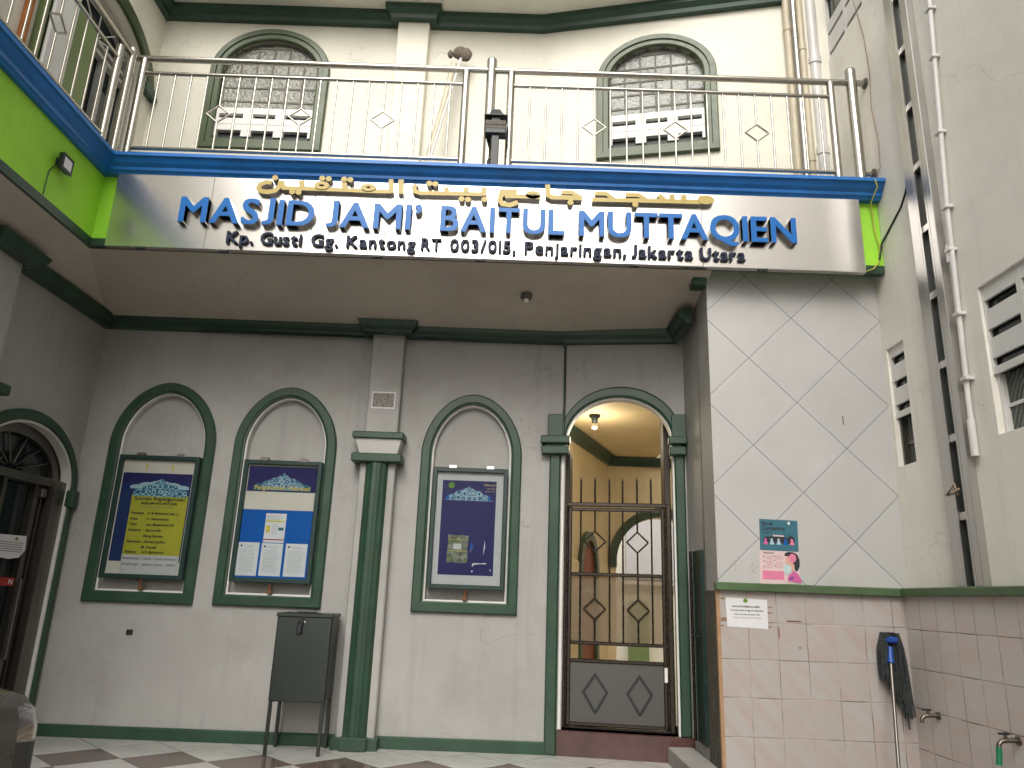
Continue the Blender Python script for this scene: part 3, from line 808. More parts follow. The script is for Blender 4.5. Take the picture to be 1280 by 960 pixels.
# ================================================================== right neighbour
nb = thing('neighbour_building', 'tall plain cream house wall on the right with louvred windows above pink tiling', 'house', (RX, 0, 0))
def vent_window(y0, y1, z0, z1, slots, glass_top, bar, cols):
    """window in the right wall between y0 (near) and y1 (far): cement louvres over patterned glass"""
    u0, u1 = -y1, -y0
    return (u0, u1, z0, z1)
def rect_wall(mb, u0, u1, z0, z1, holes, th):
    us = sorted({u0, u1, *[h[0] for h in holes], *[h[1] for h in holes]}); zs = sorted({z0, z1, *[h[2] for h in holes], *[h[3] for h in holes]})
    inside = lambda u, z: any(h[0] < u < h[1] and h[2] < z < h[3] for h in holes)
    for a, b in zip(us, us[1:]):
        for c, d in zip(zs, zs[1:]):
            if inside((a+b)/2, (c+d)/2): continue
            for v in (0, th): mb.quad((a, v, c), (b, v, c), (b, v, d), (a, v, d))
    for l, r, s, t in holes:
        mb.loops([[(l, 0, s), (r, 0, s), (r, 0, t), (l, 0, t)], [(l, th, s), (r, th, s), (r, th, t), (l, th, t)]])
    for a, b in (((u0, z0), (u0, z1)), ((u1, z0), (u1, z1)), ((u0, z1), (u1, z1))):
        mb.quad((a[0], 0, a[1]), (a[0], th, a[1]), (b[0], th, b[1]), (b[0], 0, b[1]))
    return mb
HOLES = [(-5.463, -5.215, 2.225, 3.142), (-4.297, -3.30, 2.222, 3.160), (-5.955, -5.25, 6.20, 7.12), (-2.9, -1.9, 2.222, 3.16), (-1.0, 0, 2.222, 3.16)]
mb = MB(FR); rect_wall(mb, -6.7, 7., -.02, 9.2, HOLES, .2); mb.build('side_wall', 'plaster_right', nb)
for l, r, s, t in HOLES:
    upstairs = s > 4
    wn = MB(FR); nwid = max(1, round((r-l)/.33)); cw = (r-l)/nwid
    gz = s+.37
    # cement louvre block, slots left open
    sl = [(gz+.045, gz+.10), (gz+.225, gz+.285), (gz+.41, gz+.475)]
    if upstairs: sl = [(s+.05, s+.09), (s+.27, s+.31), (s+.42, s+.72)]; gz = s
    zz = [gz]+[q for p in sl for q in p]+[t]
    for i in range(0, len(zz), 2): wn.box(l+.001, r-.001, .022, .040, zz[i], zz[i+1])
    for i in range(nwid+1):
        u = l+cw*i; h = .022 if 0 < i < nwid else .012
        wn.box(max(l+.001, u-h), min(r-.001, u+h), .020, .041, gz, t-.001)
    wn = wn.build('louvre_window', 'white_trim', nb)
    MB(FR).box(l, r, .125, .14, s, t).box(l+.001, r-.001, .056, .07, gz+.002, t-.002).build('louvre_slot_shade', 'dark_glass', wn)  # dark sheet close behind the slots stands in for their shade
    if not upstairs:
        MB(FR).box(l+.02, r-.001, .08, .10, s+.01, gz-.001).build('window_glass', 'patterned_glass', wn)
        mb = MB(FR); mb.box(l+.001, l+.022, .04, .11, s, gz); mb.box(l+.022, r-.001, .07, .11, s+.165, s+.185); mb.build('window_bar', 'white_trim' if r-l > .5 else 'aluminium', wn)
mb = MB(FR); mb.box(-T+.012, 7, -.05, .0, -.01, 1.30); mb.build('pink_tiling', 'pink_tiles_side_lit', nb)
mb = MB(FR); mb.bbox(-T+.055, 7, -.088, 0, 1.30, 1.356, .006); mb.build('dado_rail', 'green_rail', nb)

# ================================================================== sign
sg = thing('name_sign', 'long brushed steel sign with blue, gold and dark raised lettering under the blue ledge', 'sign', (0, S, 3.7))
mb = MB(); mb.bbox(-3.228, 2.703, S-.03, S+.024, 3.714, 4.352, .004); pn = mb.build('sign_panel', 'steel_sign', sg)
mb = MB()
for x in (-2.452, -1.632, -1.057, -.274, .575, 1.436): mb.box(x-.0018, x+.0018, S-.0312, S-.02, 3.72, 4.34)
mb.build('panel_seam', 'grout_line', pn)
mb = MB(); mb.box(-1.062, -1.052, S-.0314, S-.02, 3.76, 3.92); mb.box(1.433, 1.439, S-.0314, S-.02, 3.72, 3.80); mb.build('rust_stain', 'tape_brown', pn)
for x in (-2.95, -2.3, -1.1, -.30, .9, 1.9): MB().box(x-.035, x+.035, S-.034, S+.0, 3.700, 3.716).build('panel_clip', 'black_plastic', pn)
def raised(name, chars, y_front, depth, face_mat, parent, skew):
    """one raised letter: coloured face, steel returns"""
    for ch, V, F in chars:
        o = MB(); zz = [v[2] for v in V]; lo = min(zz)
        o.add([(x, y_front+(depth if d < 0 else 0), z) for x, z, d in V], F)
        for q, (dx, dz) in enumerate(((skew, skew*.7), (-skew, skew*.7), (skew, -skew*.7), (-skew, -skew*.7))):
            o.add([(x+dx, y_front+.0004*(q+1)+(depth if d < 0 else 0), z+dz) for x, z, d in V], F)
        ob = o.build(name, face_mat, parent)
        me = ob.data; me.materials.append(M['letter_side' if name == 'letter' else 'letter_dark_side'])
        for p in me.polygons:
            if abs(p.normal.y) < .5: p.material_index = 1
yb = S-.085
for w, a, b in (('MASJID', -2.665, -1.608), ("JAMI\u2019", -1.512, -.770), ('BAITUL', -.622, .350), ('MUTTAQIEN', .462, 2.160)):
    raised('letter', list(word(w, a+.006, b-.006, 3.920, .224, 0, .125)), yb, .053, 'letter_blue', sg, .0065)
yb2 = S-.058
for w, a, b in (('Kp.', -2.277, -2.07), ('Gusti', -2.012, -1.692), ('Gg.', -1.617, -1.408), ('Kantong', -1.343, -.805), ('RT', -.761, -.605), ('003/015,', -.537, -.024), ('Penjaringan,', .044, .836), ('Jakarta', .880, 1.354), ('Utara', 1.410, 1.760)):
    raised('small_letter', list(word(w, a+.003, b-.003, 3.765, .103, 0, .13)), yb2, .028, 'letter_navy', sg, .0036)
ARS = [([(-1.979, 4.291), (-2.023, 4.294), (-2.068, 4.27), (-2.076, 4.238), (-2.053, 4.212), (-1.996, 4.206), (-1.942, 4.221), (-1.914, 4.258), (-1.907, 4.312)], 0.0302), ([(-1.897, 4.308), (-1.881, 4.248), (-1.723, 4.248), (-1.373, 4.248), (-1.15, 4.245)], 0.0286), ([(-1.747, 4.318), (-1.731, 4.252)], 0.0357), ([(-1.407, 4.314), (-1.393, 4.252)], 0.0357), ([(-1.154, 4.245), (-1.023, 4.247)], 0.0286), ([(-1.036, 4.355), (-1.026, 4.235)], 0.0318), ([(-0.956, 4.359), (-0.95, 4.232)], 0.0357), ([(-0.828, 4.319), (-0.85, 4.291), (-0.841, 4.26), (-0.8, 4.246), (-0.276, 4.255)], 0.0302), ([(-0.593, 4.305), (-0.589, 4.257)], 0.0333), ([(-0.438, 4.307), (-0.434, 4.258)], 0.0333), ([(-0.295, 4.313), (-0.29, 4.242)], 0.0357), ([(-0.174, 4.282), (-0.029, 4.285)], 0.0357), ([(-0.126, 4.275), (-0.16, 4.242), (-0.164, 4.202), (-0.138, 4.172), (-0.082, 4.165), (-0.02, 4.194)], 0.0333), ([(-0.125, 4.244), (0.046, 4.246), (0.153, 4.243)], 0.0302), ([(0.21, 4.36), (0.216, 4.266), (0.248, 4.249), (0.487, 4.25)], 0.0333), ([(0.319, 4.294), (0.407, 4.296), (0.475, 4.254)], 0.0286), ([(0.586, 4.294), (0.677, 4.297), (0.737, 4.251)], 0.0286), ([(0.566, 4.24), (1.153, 4.249), (1.423, 4.251)], 0.0302), ([(0.83, 4.292), (0.932, 4.294), (0.995, 4.255)], 0.0302), ([(1.091, 4.3), (1.138, 4.258)], 0.0333), ([(1.195, 4.309), (1.201, 4.26)], 0.0333), ([(1.288, 4.308), (1.296, 4.255)], 0.0333)]
ARD = [(-1.956, 4.333), (-1.582, 4.343), (-1.53, 4.34), (-1.407, 4.341), (-1.358, 4.338), (-1.805, 4.213), (-1.755, 4.211), (-0.729, 4.332), (-0.682, 4.329), (-0.466, 4.204), (-0.415, 4.201), (-0.286, 4.206), (0.394, 4.208), (0.905, 4.209)]
ARE = [(-1.579, 4.278, 0.0595, 0.0365, 0.0206, 0.0087), (-1.208, 4.275, 0.0619, 0.0333, 0.0175, 0.0079), (0.097, 4.263, 0.0595, 0.0365, 0.0198, 0.0064), (1.464, 4.27, 0.0651, 0.0381, 0.0, 0.0)]
groups = [(-2.2, -1.0), (-1.0, -.90), (-.90, -.2), (-.2, .18), (.18, .52), (.52, 1.6)]
for a, b in groups:
    mb = MB(); k = 0
    for pts, w in ARS:
        if a <= sum(p[0] for p in pts)/len(pts) < b: mb.strip(pts, w*1.2, yb+.012-.0006*k, S-.031); k += 1
    for x, z in ARD:
        if a <= x < b: mb.ellipse(x, z, .0245, .0235, yb+.0123-.0006*k, S-.031, n=14); k += 1
    for x, z, ru, rz, hu, hz in ARE:
        if a <= x < b: mb.ellipse(x, z, ru, rz, yb+.0126-.0006*k, S-.031, hu, hz); k += 1
    ob = mb.build('gold_script', 'letter_gold', sg); ob.data.materials.append(M['letter_side'])
    for p in ob.data.polygons:
        if abs(p.normal.y) < .5: p.material_index = 1

# ================================================================== balcony railings
RY = S-.0; ZB, ZM, ZT = 4.606, 5.325, 5.468
rl = thing('balcony_railing', 'stainless balcony railing with diamond bars above the steel sign', 'railing', (0, RY, 4.486), 'balcony railings')
def tube_obj(name, pts, r, mat, parent, n=10): return MB().tube(pts, r, n).build(name, mat, parent)
tube_obj('top_rail', [(-3.285, RY, ZT+.0), (2.872, RY, ZT)], .027, 'steel_rail', rl)
for a, b in ((-3.215, -.495), (-.115, 2.572)):
    tube_obj('middle_rail', [(a, RY, ZM), (b, RY, ZM)], .017, 'steel_rail', rl)
    tube_obj('bottom_rail', [(a, RY, ZB), (b, RY, ZB)], .017, 'steel_rail', rl)
tube_obj('bottom_rail', [(2.75, RY, ZB-.005), (2.85, RY, ZB-.005)], .02, 'steel_rail', rl)
for x, top, r in ((-3.215, ZT-.01, .032), (-.495, ZT-.01, .032), (-.283, 5.565, .042), (-.115, ZT-.01, .032), (2.572, ZT-.01, .032), (2.752, 5.585, .044)):
    mb = MB(); mb.tube([(x, RY, 4.48), (x, RY, top)], r, 14)
    if top > 5.5: mb.lathe(x, RY, [(r, top), (r*.9, top+.012), (r*.5, top+.02), (.001, top+.022)], 14)
    mb.build('post', 'steel_rail', rl)
mb = MB(); mb.lathe(0, 0, [(.0, 0), (.05, 0), (.05, .012), (.03, .014)], 16)
def wall_flange(x, z, parent):
    m = MB(); P = []
    m.tube([(x-.014, RY, z), (x, RY, z)], .045, 16); m.build('wall_flange', 'grey_plastic', parent)
wall_flange(2.8755, ZT, rl); wall_flange(2.865, ZB-.005, rl)
def balusters(n, place, parent, zb, zm, zc, hw, hh, dia):
    """bars between the bottom and middle rails; bars in dia carry a diamond"""
    proto = None; dproto = None
    d0 = place(0)
    for k in range(n):
        p = place(k)
        if k in dia:
            if dproto is None:
                mb = MB(); t = dirv
                mb.tube([(p[0], p[1], zb), (p[0], p[1], zc-hh)], .0085, 8); mb.tube([(p[0], p[1], zc+hh), (p[0], p[1], zm)], .0085, 8)
                q = [(p[0], p[1], zc-hh), (p[0]+t[0]*hw, p[1]+t[1]*hw, zc), (p[0], p[1], zc+hh), (p[0]-t[0]*hw, p[1]-t[1]*hw, zc)]
                for i in range(4): mb.tube([q[i], q[(i+1) % 4]], .0082, 8)
                dproto = mb.build('diamond_bar', 'steel_rail', parent); dk = p
            else:
                c = dproto.copy(); C.objects.link(c); c.location = Vector(dproto.location)+Vector((p[0]-dk[0], p[1]-dk[1], 0))
        else:
            if proto is None:
                proto = MB().tube([(p[0], p[1], zb), (p[0], p[1], zm)], .0085, 8).build('baluster', 'steel_rail', parent); bk = p
            else:
                c = proto.copy(); C.objects.link(c); c.location = Vector(proto.location)+Vector((p[0]-bk[0], p[1]-bk[1], 0))
dirv = (1, 0)
balusters(19, lambda k: (-3.070+.1360*k, RY), rl, ZB, ZM, 4.952, .097, .079, (4, 9, 14))
balusters(19, lambda k: (.047+.1345*k, RY), rl, ZB, ZM, 4.952, .097, .079, (4, 9, 14))
LRX = -3.285
r2 = thing('balcony_railing', 'stainless side railing running along the green left balcony', 'railing', (LRX, 4, 4.486), 'balcony railings')
tube_obj('top_rail', [(LRX, .35, ZT-.03), (LRX, 5.24, ZT-.03)], .027, 'steel_rail', r2)
tube_obj('middle_rail', [(LRX, .35, 5.265), (LRX, 5.075, 5.265)], .017, 'steel_rail', r2)
tube_obj('bottom_rail', [(LRX, .35, 4.55), (LRX, 5.075, 4.55)], .017, 'steel_rail', r2)
for y, top, r in ((5.078, 5.38, .032), (5.25, 5.49, .036), (3.0, 5.38, .032), (.6, 5.38, .032)):
    MB().tube([(LRX, y, 4.48), (LRX, y, top)], r, 14).build('post', 'steel_rail', r2)
dirv = (0, 1)
balusters(19, lambda k: (LRX, 4.920-.1425*k), r2, 4.55, 5.265, 4.952, .097, .079, (4, 9, 14))

# ================================================================== notice boards
def board(l, r, z0, z1, label):
    th = thing('notice_board', label, 'notice board', ((l+r)/2, D, z0), 'framed notice boards in the arches')
    mb = MB(FB); w = .038
    mb.bbox(l, l+w, -.062, .02, z0, z1, .005); mb.bbox(r-w, r, -.062, .02, z0, z1, .005)
    mb.bbox(l+w-.006, r-w+.006, -.0615, .02, z0, z0+w, .005); mb.bbox(l+w-.006, r-w+.006, -.0615, .02, z1-w, z1, .005)
    fr = mb.build('board_frame', 'dark_green_board', th)
    MB(FB).box(l+w-.004, r-w+.004, -.030, .018, z0+w-.004, z1-w+.004).build('backing_board', 'paper_grey' if 'torn' in label else 'paper_cream', th)
    mb = MB(FB); mb.box(l+w, r-w, -.052, -.049, z0+w, z1-w); mb.build('clear_cover', 'clear_cover', th)
    for f in (.26, .76):
        u = l+(r-l)*f
        MB(FB).bbox(u-.035, u+.035, -.068, -.02, z1-.008, z1+.022, .004).build('hinge', 'chrome' if f > .5 or 'torn' in label else 'aluminium', th)
    u = (l+r)/2
    mb = MB(FB); mb.tube([(u, -.04, z0+.005), (u, -.02, z0-.07)], .011, 8); mb.bbox(u-.018, u+.018, -.035, .0, z0-.09, z0-.06, .004); mb.build('latch', 'rust', th)
    return th
def sheet(parent, name, mat, l, r, z0, z1, layer, poly=None):
    v = -.0312-.0007*layer
    mb = MB(FB)
    if poly: mb.prism(poly, v, v+.0004)
    else: mb.box(l, r, v, v+.0004, z0, z1)
    return mb.build(name, mat, parent)
def ink(parent, lines, layer, mat='ink', name='lettering'):
    """lines: (text, u0, u1 or None, base, cap, bold)"""
    mb = MB(FB)
    for t, u0, u1, b, c, bo in lines: print_line(mb, t, u0, u1, b, c, -.0312-.0007*layer, bo)
    return mb.build(name, mat, parent)
def dome(l, r, z0, h):
    """outline of the scalloped dome ornament"""
    w = r-l; P = []
    for x, z in ((0, .0), (0, .28), (.06, .40), (.14, .42), (.17, .55), (.24, .66), (.34, .68), (.40, .80), (.46, .86), (.50, 1.0), (.54, .86), (.60, .80), (.66, .68), (.76, .66), (.83, .55), (.86, .42), (.94, .40), (1, .28), (1, 0)):
        P.append((l+w*x, z0+h*z))
    return P
b1 = board(-3.427, -2.722, 1.234, 2.280, 'green framed board with a yellow name list poster, leftmost arch')
bp = sheet(b1, 'poster', 'print_navy', -3.378, -2.775, 1.375, 2.127, 1)
sheet(bp, 'poster_foot', 'paper_grey', -3.273, -2.785, 1.268, 1.43, 2)
sheet(bp, 'yellow_field', 'print_yellow', -3.272, -2.785, 1.43, 1.94, 2)
sheet(bp, 'header_band', 'print_purple', -3.378, -2.776, 2.045, 2.1275, 2)
sheet(bp, 'dome_glow', 'print_pale', 0, 0, 0, 0, 3, dome(-3.30, -2.79, 1.99, .085))
sheet(bp, 'dome_ornament', 'print_arabesque', 0, 0, 0, 0, 4, dome(-3.262, -2.80, 1.925, .155))
ink(bp, [('Susunan Kepengurusan', -3.245, -2.81, 1.892, .030, .02), ("MASJID JAMI' BAITUL MUTTAQIEN", -3.18, -2.87, 1.857, .020, .03)], 5)
ink(bp, [('Periode 2017 - 2020', -3.17, -2.90, 1.826, .017, 0)], 5, 'ink_grey')
rows = [('Penasihat', ': H. M. Muhammad Saleh, Lc', 1.772, .28), ('Ketua', ': H. Abdurrahman', 1.724, .20), ('Wakil', ': Ust. Muhammad Arif', 1.676, .25), ('Bendahara', ': Syamsudin', 1.628, .15), ('', '  Abang Rahman', 1.580, .17), ('Sekretaris', ': Ahmad Syaifuri', 1.532, .20), ('', '  M. Hanafi', 1.486, .13), ('Pembantu', ': A.H. Muhammad', 1.446, .20)]
L = []
for a, b, z, wd in rows:
    if a: L.append((a, -3.25, -3.25+.012*len(a), z, .021, .025))
    L.append((b, -3.12, -3.12+wd, z, .021, .025))
ink(bp, L, 5)
ink(bp, [('Keterangan : Gusti / Gang Kantong', -3.262, -2.80, 1.392, .022, .015), ('Penjaringan   Jakarta Utara   14450', -3.262, -2.81, 1.345, .020, .01)], 5, 'ink_grey')
mb = MB(FB)
for u in (-3.19, -2.965): mb.box(u, u+.014, -.0325, -.0312, 2.15, 2.205)
mb.build('tape', 'print_sheet_yellow', b1)

b2 = board(-2.333, -1.648, 1.240, 2.275, 'green framed board with blue backing and four pinned papers, second arch')
sheet(b2, 'blue_panel', 'print_blue', -2.297, -1.688, 1.264, 1.848, 1)
hp = sheet(b2, 'header_poster', 'print_purple', -2.288, -1.690, 2.005, 2.222, 1)
sheet(hp, 'dome_glow', 'print_teal', 0, 0, 0, 0, 2, dome(-2.235, -1.735, 2.015, .14))
sheet(hp, 'dome_ornament', 'print_arabesque_faded', 0, 0, 0, 0, 3, dome(-2.16, -1.80, 2.02, .155))
ink(hp, [('Pengumuman / Informasi', -2.22, -1.74, 2.022, .036, .03)], 4, 'ink_gold')
def paper(parent, l, r, z0, z1, name='pinned_paper', mat='paper_white', fold=0):
    th = sheet(parent, name, mat, l, r, z0, z1, 2+fold)
    return th
p0 = paper(b2, -2.092, -1.915, 1.572, 1.818, fold=1)
mb = MB(FB); mb.box(-2.085, -1.93, -.0342, -.0335, 1.745, 1.757); mb.box(-2.078, -2.045, -.0342, -.0335, 1.655, 1.715); mb.build('yellow_print', 'print_sheet_yellow', p0)
MB(FB).box(-1.975, -1.928, -.0342, -.0335, 1.675, 1.70).build('green_print', 'print_teal', p0)
MB(FB).box(-2.09, -1.917, -.0342, -.0335, 1.592, 1.601).build('red_print', 'print_red', p0)
def text_rows(parent, l, r, z1, n, dz, mat='ink_grey', layer=4, seed=1):
    rr = random.Random(seed); mb = MB(FB)
    words = 'dan untuk jamaah masjid kami yang akan pada hari waktu shalat bapak ibu'.split()
    for i in range(n):
        t = ' '.join(rr.choice(words) for _ in range(5))
        print_line(mb, t, l, l+(r-l)*(.75+.25*rr.random()), z1-dz*i, dz*.52, -.0312-.0007*layer)
    return mb.build('text_rows', mat, parent)
text_rows(p0, -2.08, -1.94, 1.79, 3, .014, seed=4); text_rows(p0, -2.03, -1.98, 1.72, 5, .018, seed=5)
for i, (l, r, z0, z1) in enumerate(((-2.297, -2.118, 1.293, 1.568), (-2.098, -1.916, 1.296, 1.566), (-1.892, -1.708, 1.297, 1.568))):
    pp = paper(b2, l, r, z0, z1)
    text_rows(pp, l+.05, r-.03, z1-.03, 2, .012, 'ink', seed=10+i); text_rows(pp, l+.025, r-.02, z1-.065, 13, .0145, seed=20+i)
    MB(FB).ellipse(l+.028, z1-.028, .009, .009, -.0338, -.0332, n=12).build('emblem', 'ink', pp)
b3 = board(-.677, -.022, 1.244, 2.270, 'green framed board with a purple torn poster in a pale margin, arch beside the doorway')
bp = sheet(b3, 'poster', 'print_purple', -.590, -.121, 1.361, 2.161, 1)
sheet(bp, 'dome_glow', 'print_blue', 0, 0, 0, 0, 2, dome(-.555, -.165, 1.995, .10))
sheet(bp, 'dome_ornament', 'print_arabesque_faded', 0, 0, 0, 0, 3, dome(-.53, -.19, 1.992, .125))
sheet(bp, 'header_line', 'print_pale', -.56, -.14, 1.989, 1.9915, 2)
mb = MB(FB); mb.ellipse(-.512, 2.117, .027, .027, -.0340, -.0333, n=18); mb.build('emblem', 'print_green', bp)
ink(bp, [('Hikmah', -.228, -.13, 2.118, .022, .0), ('jadwal kajian', -.20, -.13, 2.092, .012, 0), ('bulan ini', -.215, -.135, 2.068, .012, 0)], 3, 'ink_gold')
q = [(-.522, 1.462), (-.505, 1.456), (-.49, 1.464), (-.36, 1.458), (-.343, 1.47), (-.348, 1.60), (-.338, 1.69), (-.37, 1.688), (-.40, 1.697), (-.45, 1.687), (-.52, 1.697), (-.512, 1.66), (-.518, 1.56)]
pic = sheet(bp, 'torn_picture', 'print_collage', 0, 0, 0, 0, 3, q)
MB(FB).box(-.47, -.40, -.0345, -.0338, 1.575, 1.62).build('picture_pale', 'paper_grey', pic)
MB(FB).box(-.516, -.350, -.0345, -.0338, 1.652, 1.656).box(-.516, -.350, -.0345, -.0338, 1.558, 1.562).build('picture_line', 'ink_gold', pic)
for i, (poly, m_) in enumerate((([(-.33, 1.56), (-.315, 1.64), (-.298, 1.598), (-.322, 1.575)], 'print_blue'), ([(-.33, 1.545), (-.298, 1.597), (-.315, 1.565)], 'paper_white'), ([(-.212, 1.53), (-.203, 1.655), (-.197, 1.60), (-.207, 1.55)], 'paper_white'), ([(-.302, 1.452), (-.292, 1.463), (-.22, 1.463), (-.19, 1.468), (-.177, 1.457), (-.24, 1.456), (-.29, 1.447), (-.30, 1.43)], 'paper_white'), ([(-.305, 1.385), (-.292, 1.392), (-.298, 1.403), (-.308, 1.398)], 'paper_white'), ([(-.150, 1.39), (-.140, 1.41), (-.152, 1.42), (-.148, 1.40)], 'paper_grey'))):
    sheet(bp, 'torn_patch', m_, 0, 0, 0, 0, 3+i*.3, poly)

# ================================================================== donation box
DB = Frame(-1.775, 6.085, rad(3.5))
bx = thing('donation_box', 'dark stainless donation box on four thin legs against the white wall', 'donation box', (-1.56, 6.28, 0))
bw, bd = .425, .36
body = MB(DB).bbox(0, bw, 0, bd, .375, .995, .008).build('box_body', 'steel_box', bx)
MB(DB).bbox(-.008, bw+.008, -.010, bd+.006, .990, 1.018, .005).build('lid', 'steel_box', bx)
MB(DB).bbox(.125, .275, .07, .12, 1.018, 1.030, .004).build('coin_slot', 'black_plastic', bx)
mb = MB(DB); mb.bbox(.165, .205, -.016, .0, .93, .985, .003); mb.bbox(.158, .200, -.034, -.015, .865, .932, .006); mb.tube([(.168, -.024, .93), (.168, -.024, .955), (.182, -.024, .966), (.194, -.024, .955), (.194, -.024, .93)], .005, 8)
mb.build('padlock', 'black_plastic', bx)
MB(DB).bbox(.207, .222, -.006, 0, .948, .962, .002).build('hasp_stud', 'chrome', bx)
for u in (.004, bw-.030):
    for v in (.004, bd-.030):
        MB(DB).bbox(u, u+.026, v, v+.026, 0, .376, .003).build('leg', 'steel_box', bx)

# ================================================================== gate
gt = thing('metal_gate', 'dark steel gate with upright bars and diamonds in the arched doorway', 'gate', FD.w(.48, .1, .19))
GV = .10
def gtube(mb, a, b, r=.016, dv=0.): return mb.tube([(a[0], GV+dv, a[1]), (b[0], GV+dv, b[1])], r, 8)
def sq(mb, u0, u1, z0, z1, d=.022, dv=0): return mb.bbox(u0, u1, GV-d+dv, GV+d+dv, z0, z1, .006)
g0, g1 = du(.475), du(1.392)
mb = MB(FD); sq(mb, g0-.005, g0+.036, .19, 2.02); sq(mb, g1-.04, g1, .19, 2.02); sq(mb, g0+.03, g1-.036, 1.985, 2.02); sq(mb, g0+.03, g1-.036, .187, .207)
mb.build('gate_frame', 'steel_gate', gt)
l0, l1 = du(.523), du(1.338)
mb = MB(FD); sq(mb, l0, l0+.03, .212, 1.978, .018); sq(mb, l1-.03, l1, .212, 1.978, .018)
for z in (1.960, 1.410, .852, .712, .226): mb.bbox(l0+.026, (l1-.026) if z != .852 else g1-.002, GV-.0185, GV+.0185, z-.014, z+.014, .006)
mb.build('leaf_frame', 'steel_gate', gt)
bxs = [.628, .750, .874, .987, 1.110, 1.229]
for k, x in enumerate(bxs):
    u = du(x)
    mb = MB(FD)
    if k in (1, 4):
        for zc in (1.686, 1.127):
            a, b = (1.424, 1.946) if zc > 1.4 else (.866, 1.396)
            hh, hw = .087, .092
            gtube(mb, (u, a), (u, zc-hh), .0075); gtube(mb, (u, zc+hh), (u, b), .0075)
            q = [(u, zc-hh), (u+hw, zc), (u, zc+hh), (u-hw, zc)]
            for i in range(4): gtube(mb, q[i], q[(i+1) % 4], .0075)
        mb.build('diamond_bar', 'steel_gate', gt)
    else:
        gtube(mb, (u, .866), (u, 1.946), .0075); mb.build('upright_bar', 'steel_gate', gt)
    mb = MB(FD); gtube(mb, (u, 1.99), (u, 2.22), .0085); mb.tube([(u, GV, 2.22), (u, GV, 2.255)], .0085, 8, True, .001); mb.build('spike', 'steel_gate', gt)
mb = MB(FD); mb.box(l0+.028, l1-.028, GV-.004, GV+.004, .238, .70); pn = mb.build('lower_panel', 'steel_gate_panel', gt)
for x in (.757, 1.115):
    u = du(x); mb = MB(FD); mb.strip([(u, .312), (u+.097, .47), (u, .606), (u-.097, .47), (u, .312)], .022, GV-.011, GV-.0045); mb.build('embossed_diamond', 'black_plastic', pn)
mb = MB(FD); mb.box(l0+.028, l1-.028, GV+.012, GV+.015, .864, 1.398); mb.build('smoky_sheet', 'smoky_sheet', gt)
mb = MB(FD); mb.bbox(l1-.028, l1+.004, GV-.035, GV-.018, .57, .69, .004); mb.build('latch', 'chrome', gt)

# ================================================================== lamps
lt = thing('post_lamp', 'black lantern on a short post in front of the balcony railing', 'lamp', (-.222, 5.225, 4.486))
lx, ly = -.222, 5.225
MB().bbox(lx-.031, lx+.031, ly-.025, ly+.025, 4.486, 4.78, .004).build('lamp_post', 'black_plastic', lt)
MB().bbox(lx-.086, lx+.086, ly-.045, ly+.05, 4.765, 4.888, .006).build('lamp_body', 'black_plastic', lt)
mb = MB()
for i in range(9):
    x = lx-.07+.0175*i; mb.box(x-.004, x+.004, ly-.050, ly-.0445, 4.81, 4.88)
mb.box(lx-.078, lx+.078, ly-.051, ly-.0445, 4.842, 4.85); mb.build('lamp_grille', 'duster_brown', lt)
mb = MB(); mb.bbox(lx-.036, lx+.036, ly-.036, ly+.036, 4.886, 4.95, .004)
b0 = [(lx-.094, ly-.06, 4.922), (lx+.094, ly-.06, 4.922), (lx+.094, ly+.06, 4.922), (lx-.094, ly+.06, 4.922)]
b1_ = [(lx-.055, ly-.055, 4.938), (lx+.055, ly-.055, 4.938), (lx+.055, ly+.055, 4.938), (lx-.055, ly+.055, 4.938)]
b2_ = [(lx-.030, ly-.03, 4.995), (lx+.030, ly-.03, 4.995), (lx+.030, ly+.03, 4.995), (lx-.030, ly+.03, 4.995)]
mb.loops([b0, b1_, b2_], cap_last=True); mb.add(b0, [(3, 2, 1, 0)]); mb.build('lamp_roof', 'black_plastic', lt)
MB().tube([(lx-.05, ly+.01, 4.486), (lx-.048, ly+.0, 4.54), (lx-.03, ly, 4.57)], .012, 8).build('lamp_cable', 'black_plastic', lt)
FBX = Frame(BX, 0, math.pi/2)
fl = thing('floodlight', 'small black floodlight on the lime green fascia', 'floodlight', (BX, 4.82, 4.12))
mb = MB(FBX); mb.bbox(4.75, 4.80, -.024, -.001, 4.09, 4.14, .004); mb.build('bracket', 'black_plastic', fl)
mb = MB(FBX)
fA = [(4.745, -.025, 4.06), (4.845, -.025, 4.06), (4.845, -.025, 4.18), (4.745, -.025, 4.18)]
fB = [(4.735, -.06, 4.05), (4.86, -.06, 4.05), (4.86, -.06, 4.17), (4.735, -.06, 4.17)]
mb.loops([fA, fB]); mb.add(fA, [(0, 1, 2, 3)]); mb.add(fB, [(3, 2, 1, 0)]); mb.box(4.73, 4.865, -.065, -.061, 4.045, 4.175); mb.build('lamp_housing', 'black_plastic', fl)
mb = MB(FBX); mb.box(4.755, 4.84, -.069, -.0655, 4.07, 4.15); mb.build('lamp_glass', 'paper_white', fl)
MB(FBX).tube([(4.70, -.006, 3.81), (4.705, -.006, 4.0), (4.76, -.008, 4.09)], .004, 6).build('lamp_cable', 'green_trim', fl)
cl = thing('ceiling_light', 'small round light fitting on the soffit under the sign', 'ceiling light', (.077, 5.80, 3.635))
MB().lathe(.077, 5.80, [(.001, 3.60), (.045, 3.602), (.05, 3.615), (.048, 3.64)], 18).build('lamp_base', 'grey_plastic', cl)
MB().lathe(.077, 5.80, [(.001, 3.565), (.016, 3.567), (.022, 3.585), (.02, 3.602)], 14).build('bulb', 'bulb_white', cl)
il = thing('pendant_bulb', 'dark bulb holder with a pale bulb on the ceiling inside the doorway', 'lamp', (.86, 7.62, 3.07))
